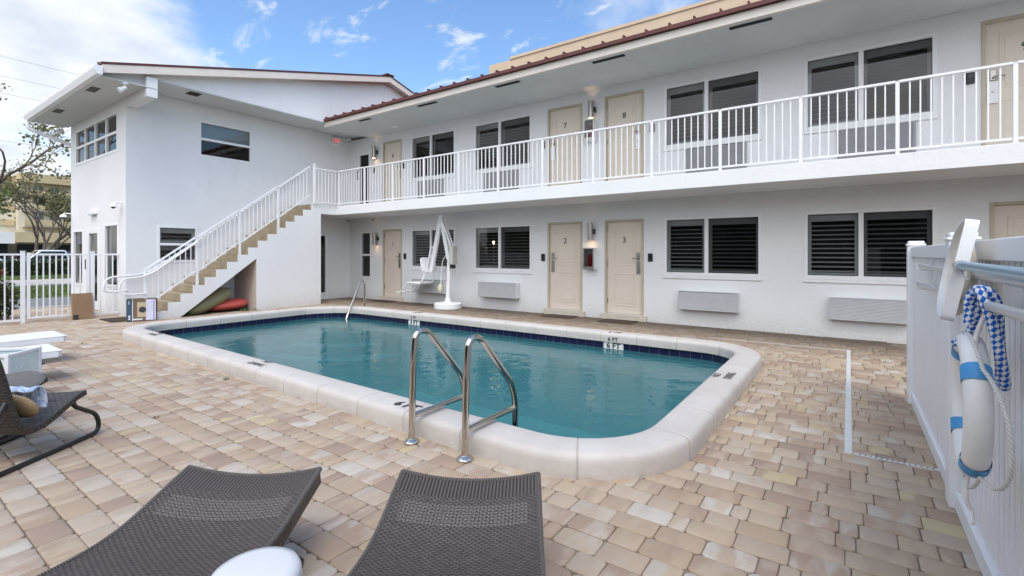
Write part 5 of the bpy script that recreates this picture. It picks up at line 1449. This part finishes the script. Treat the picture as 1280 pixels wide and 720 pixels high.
# apartment block
ap = thing('apartment_building', 'four storey cream apartment block with yellow balcony bands across the street', 'building', (-80, 16, 0))
AX = -80
b = MB(); b.box((AX - 14, 13.1, 0), (AX - 1.6, 34, 10.0)); b.build('wall', M_APT, ap, smooth=False)
b = MB(); b.box((AX - 14, -12, 0), (AX - 3.0, 13.09, 9.3)); b.build('side_wall', M_APT, ap, smooth=False)
b = MB(); b.box((AX - 14.2, 13.0, 9.95), (AX + .2, 34, 11.0)); b.build('roof_band', M_APTY, ap, smooth=False)
b = MB(); b.box((AX - 14.2, -12, 9.25), (AX - 2.4, 12.99, 10.1)); b.build('roof_band', M_APTY, ap, smooth=False)
for z0, z1, y0 in ((8.5, 9.0, 13.4), (6.7, 7.35, 13.4), (4.8, 5.5, 13.4)):
    b = MB(); b.box((AX - .1, y0, z0), (AX, 34, z1)); b.build('balcony_band', M_APTY, ap, smooth=False)
    b = MB(); b.box((AX - 1.59, y0, z0 - .15), (AX - .101, 34, z0 + .02)); b.build('balcony_floor', M_APT, ap, smooth=False)
    b = MB(); b.box((AX - 2.9, -12, z0), (AX - 2.8, 13.0, z1)); b.build('balcony_band', M_APTY, ap, smooth=False)
b = MB(); b.box((AX - 1.5, 12.6, 2.75), (AX + .3, 34, 3.95)); b.build('balcony_band', M_APTY, ap, smooth=False)
b = MB(); b.box((AX - 2.9, -12, 2.6), (AX + .1, 12.59, 3.95)); b.build('parapet_wall', M_APTW, ap, smooth=False)
for y0 in (-9, -3.5, 2., 7.6, 13.0, 16.3, 21):
    b = MB(); b.box((AX - 1.59, y0, .2), (AX - 1.4, y0 + (4.6 if y0 < 13 else 2.2), 2.55)); b.build('garage_opening', M_VENT, ap, smooth=False)
for z in (5.9, 7.6, 9.05):
    for y0 in (14.4, 15.9, 18.5, 21):
        b = MB(); b.box((AX - 1.598, y0, z - .05 if z > 9 else z - .35), (AX - 1.55, y0 + .9, z + .65 if z > 9 else z + .7)); wn = b.build('window', simple('apt_window', (.16, .17, .17), .3), ap, smooth=False)
        b = MB(); b.box((AX - 1.549, y0 + .4, z - .3), (AX - 1.53, y0 + .46, z + .6)); b.build('mullion', M_APTW, wn, smooth=False)
# beige taller building behind the motel roof
bb = thing('beige_building', 'plain beige building rising behind the motel roof', 'building', (0, 24, 0))
b = MB(); k = 18 / 14
b.box((-10.85 * k, 18, 0), (14, 26, 10.32)); b.build('wall', M_BEIGE, bb, smooth=False)
b = MB(); b.box((-9.9 * k, 17.96, 10.321), (14, 26, 10.44)); b.build('roof_edge', M_BEIGE, bb, smooth=False)
# power lines
def wire(label, p, q, sag):
    p = Vector(p); q = Vector(q); pts = [p.lerp(q, i / 24) - Vector((0, 0, sag * 4 * (i / 24) * (1 - i / 24))) for i in range(25)]
    o = MB().tube(pts, .0065, 5).build('power_line', M_WIRE); tag(o, label, 'power line', 'power lines over the street')
wire('topmost power line in the sky at the left', (-30, -30, 11.0), (-30, 40, 9.9), .5)
wire('second power line from the top at the left', (-30, -30, 10.2), (-30, 40, 9.0), .5)
wire('third power line from the top at the left', (-30, -30, 9.5), (-30, 40, 8.2), .5)
wire('lowest power line, passing behind the tree twigs', (-30, -30, 7.2), (-30, 40, 6.4), .5)

# ------------------------------------------------------------------ palms on the street side, seen in the window reflections
def palm(label, x, y, h, sd):
    rr = random.Random(sd); t = thing('palm_tree', label, 'tree', (x, y, 0), 0, 'palm trees across the deck')
    b = MB(); b.tube([(x + .25 * math.sin(i / 3), y, h * i / 10) for i in range(11)], .19, 12, rfun=lambda q: 1.15 - .35 * q); b.build('trunk', M_BARK, t)
    top = Vector((x + .25 * math.sin(10 / 3), y, h)); mb = MB(); tone = []
    for k in range(26):
        a = k * 2.4; el = rr.uniform(-.5, 1.1); L = rr.uniform(1.8, 2.5); p = top.copy(); d = Vector((math.cos(a) * math.cos(el), math.sin(a) * math.cos(el), math.sin(el))); pts = [p]
        for i in range(9):
            d = (d + Vector((0, 0, -.14))).normalized(); p = p + d * L / 9; pts.append(p)
        for i in range(1, 10):
            q = pts[i]; tg = (pts[i] - pts[i - 1]).normalized(); sdv = tg.cross(Vector((0, 0, 1))).normalized(); l = .55 * math.sin(math.pi * (.15 + .8 * i / 10))
            for s in (-1, 1):
                for f in (0, .5):
                    o = q - tg * f * L / 9; e = o + (sdv * s + tg * .6 + Vector((0, 0, -.3))) * l; mb.add([o - tg * .03, o + tg * .03, e], [(0, 1, 2)]); tone.append(rr.random())
    mb.fa = {'tone': tone}; mb.build('crown', M_LEAFD, t, smooth=False, recalc=False)
th = thing('reflection_hedge', 'tall dense green hedge added unseen behind the camera to darken the window reflections', 'hedge', (0, -11, 0))  # added out of view so the window panes reflect something dark
MB().box((-24, -12, -.01), (22, -11.1, 4.3)).build('twigs', simple('hedge_core', (.02, .03, .012), .95), th)
mb = MB(); tone = []
for k in range(9000):
    leaves(mb, tone, (rnd.uniform(-24, 22), -11.0 + rnd.uniform(-.15, .25), rnd.uniform(0, 4.5 + .25 * math.sin(k * 1.7))), (.1, .1, .1), 1, .26)
mb.fa = {'tone': tone}; mb.build('foliage', M_LEAF, th, smooth=False, recalc=False)
palm('palm tree standing behind the camera to the left', -3.2, -9, 6.2, 3)
palm('palm tree standing behind the camera to the right', 2.4, -8.0, 5.0, 8)

# ------------------------------------------------------------------ sky, sun, camera
SEEDX = 4.1
SUN_EL, SUN_AZ = R(58), R(138)      # azimuth clockwise from +Y
wd = bpy.data.worlds.new('World'); sc.world = wd; wd.use_nodes = True
nt = wd.node_tree; nt.nodes.clear()
def N(t_, **k):
    n = nt.nodes.new(t_)
    for a, v in k.items(): setattr(n, a, v)
    return n
def MT(op, a, b=None, c=None, clamp=False):
    n = N('ShaderNodeMath', operation=op, use_clamp=clamp)
    for i, x in enumerate((a, b, c)):
        if x is None: continue
        if isinstance(x, (int, float)): n.inputs[i].default_value = x
        else: nt.links.new(x, n.inputs[i])
    return n.outputs[0]
sky = N('ShaderNodeTexSky'); sky.sky_type = 'NISHITA'; sky.sun_disc = False; sky.sun_elevation = SUN_EL; sky.sun_rotation = SUN_AZ
sky.air_density = 1.0; sky.dust_density = .6; sky.ozone_density = 1.6
tc = N('ShaderNodeTexCoord'); sp_ = N('ShaderNodeSeparateXYZ'); nt.links.new(tc.outputs['Generated'], sp_.inputs[0])
zc = MT('ADD', MT('MAXIMUM', sp_.outputs[2], 0), .22)
cb = N('ShaderNodeCombineXYZ'); nt.links.new(MT('DIVIDE', sp_.outputs[0], zc), cb.inputs[0]); nt.links.new(MT('DIVIDE', sp_.outputs[1], zc), cb.inputs[1])
n1 = N('ShaderNodeTexNoise'); n1.inputs['Scale'].default_value = 1.35; n1.inputs['Detail'].default_value = 8; n1.inputs['Roughness'].default_value = .58; n1.inputs['Distortion'].default_value = .25
mp = N('ShaderNodeMapping'); mp.inputs['Location'].default_value = (3.1, 1.7, 0); nt.links.new(cb.outputs[0], mp.inputs[0]); nt.links.new(mp.outputs[0], n1.inputs['Vector'])
dot = N('ShaderNodeVectorMath', operation='DOT_PRODUCT'); nt.links.new(tc.outputs['Generated'], dot.inputs[0]); dot.inputs[1].default_value = Vector((-1.40, .12, .30)).normalized()
mr = N('ShaderNodeMapRange'); mr.interpolation_type = 'SMOOTHSTEP'; mr.inputs[1].default_value = .915; mr.inputs[2].default_value = .992; mr.inputs[3].default_value = 0; mr.inputs[4].default_value = .27; nt.links.new(dot.outputs['Value'], mr.inputs[0])
mb_ = N('ShaderNodeMapRange'); mb_.interpolation_type = 'SMOOTHSTEP'; mb_.inputs[1].default_value = .05; mb_.inputs[2].default_value = -.6; mb_.inputs[3].default_value = 0; mb_.inputs[4].default_value = .30; nt.links.new(sp_.outputs[1], mb_.inputs[0])
cov = MT('ADD', MT('ADD', n1.outputs[0], mr.outputs[0]), mb_.outputs[0])
mk = N('ShaderNodeMapRange'); mk.interpolation_type = 'SMOOTHSTEP'; mk.inputs[1].default_value = .54; mk.inputs[2].default_value = .77; nt.links.new(cov, mk.inputs[0])
n3 = N('ShaderNodeTexNoise'); n3.inputs['Scale'].default_value = 4.2; n3.inputs['Detail'].default_value = 9; n3.inputs['Roughness'].default_value = .62; n3.inputs['Distortion'].default_value = .5
mp3 = N('ShaderNodeMapping'); mp3.inputs['Scale'].default_value = (1.0, 1.9, 1); mp3.inputs['Rotation'].default_value = (0, 0, .5); mp3.inputs['Location'].default_value = (SEEDX, .4, 0); nt.links.new(cb.outputs[0], mp3.inputs[0]); nt.links.new(mp3.outputs[0], n3.inputs['Vector'])
mk3 = N('ShaderNodeMapRange'); mk3.interpolation_type = 'SMOOTHSTEP'; mk3.inputs[1].default_value = .535; mk3.inputs[2].default_value = .72; mk3.inputs[4].default_value = .8; nt.links.new(n3.outputs[0], mk3.inputs[0])
n2 = N('ShaderNodeTexNoise'); n2.inputs['Scale'].default_value = 3.2; n2.inputs['Detail'].default_value = 5; nt.links.new(mp.outputs[0], n2.inputs['Vector'])
cr = N('ShaderNodeValToRGB'); cr.color_ramp.elements[0].position = .3; cr.color_ramp.elements[0].color = (3.9, 4.25, 4.8, 1); cr.color_ramp.elements[1].position = .65; cr.color_ramp.elements[1].color = (6.2, 6.25, 6.35, 1); nt.links.new(n2.outputs[0], cr.inputs[0])
sdot = N('ShaderNodeVectorMath', operation='DOT_PRODUCT'); nt.links.new(tc.outputs['Generated'], sdot.inputs[0])
sdot.inputs[1].default_value = (math.sin(SUN_AZ) * math.cos(SUN_EL), math.cos(SUN_AZ) * math.cos(SUN_EL), math.sin(SUN_EL))
sg_ = N('ShaderNodeMapRange'); sg_.interpolation_type = 'SMOOTHSTEP'; sg_.inputs[1].default_value = .15; sg_.inputs[2].default_value = 1.0; sg_.inputs[3].default_value = 1.0; sg_.inputs[4].default_value = 2.7; nt.links.new(sdot.outputs['Value'], sg_.inputs[0])
cv = N('ShaderNodeVectorMath', operation='SCALE'); nt.links.new(cr.outputs[0], cv.inputs[0]); nt.links.new(sg_.outputs[0], cv.inputs['Scale'])
mx = N('ShaderNodeMix', data_type='RGBA'); nt.links.new(MT('MULTIPLY', MT('MAXIMUM', mk.outputs[0], mk3.outputs[0]), .95), mx.inputs[0]); hs = N('ShaderNodeHueSaturation'); hs.inputs['Saturation'].default_value = 1.12; hs.inputs['Value'].default_value = 1.34; nt.links.new(sky.outputs[0], hs.inputs['Color']); nt.links.new(hs.outputs[0], mx.inputs[6]); nt.links.new(cv.outputs[0], mx.inputs[7])
bg = N('ShaderNodeBackground'); bg.inputs[1].default_value = .10; nt.links.new(mx.outputs[2], bg.inputs[0])
wo2 = N('ShaderNodeOutputWorld'); nt.links.new(bg.outputs[0], wo2.inputs[0])

sl_ = bpy.data.lights.new('sun', 'SUN'); sl_.energy = .85; sl_.angle = R(26); sl_.color = (1, .93, .83)
so2 = bpy.data.objects.new('sun', sl_); COL.objects.link(so2)
sd_ = Vector((math.sin(SUN_AZ) * math.cos(SUN_EL), math.cos(SUN_AZ) * math.cos(SUN_EL), math.sin(SUN_EL)))
so2.rotation_euler = (-sd_).to_track_quat('-Z', 'Y').to_euler()

cam = bpy.data.cameras.new('camera'); co = bpy.data.objects.new('camera', cam); COL.objects.link(co)
co.location = (0, 0, 1.42); co.rotation_euler = (R(90), 0, math.atan2(421, 600))
cam.sensor_width = 36; cam.lens = 36 * 600 / 1280; cam.shift_y = -(360 - 317) / 1280; cam.clip_start = .02; cam.clip_end = 1500
sc.camera = co
sc.view_settings.view_transform = 'Standard'; sc.view_settings.look = 'None'; sc.view_settings.exposure = 0.93; sc.view_settings.gamma = 1
sc.view_settings.use_curve_mapping = False
sc.cycles.max_bounces = 8; sc.cycles.transparent_max_bounces = 16; sc.cycles.caustics_reflective = False; sc.cycles.caustics_refractive = False
sc.cycles.use_denoising = True
bpy.context.view_layer.update()
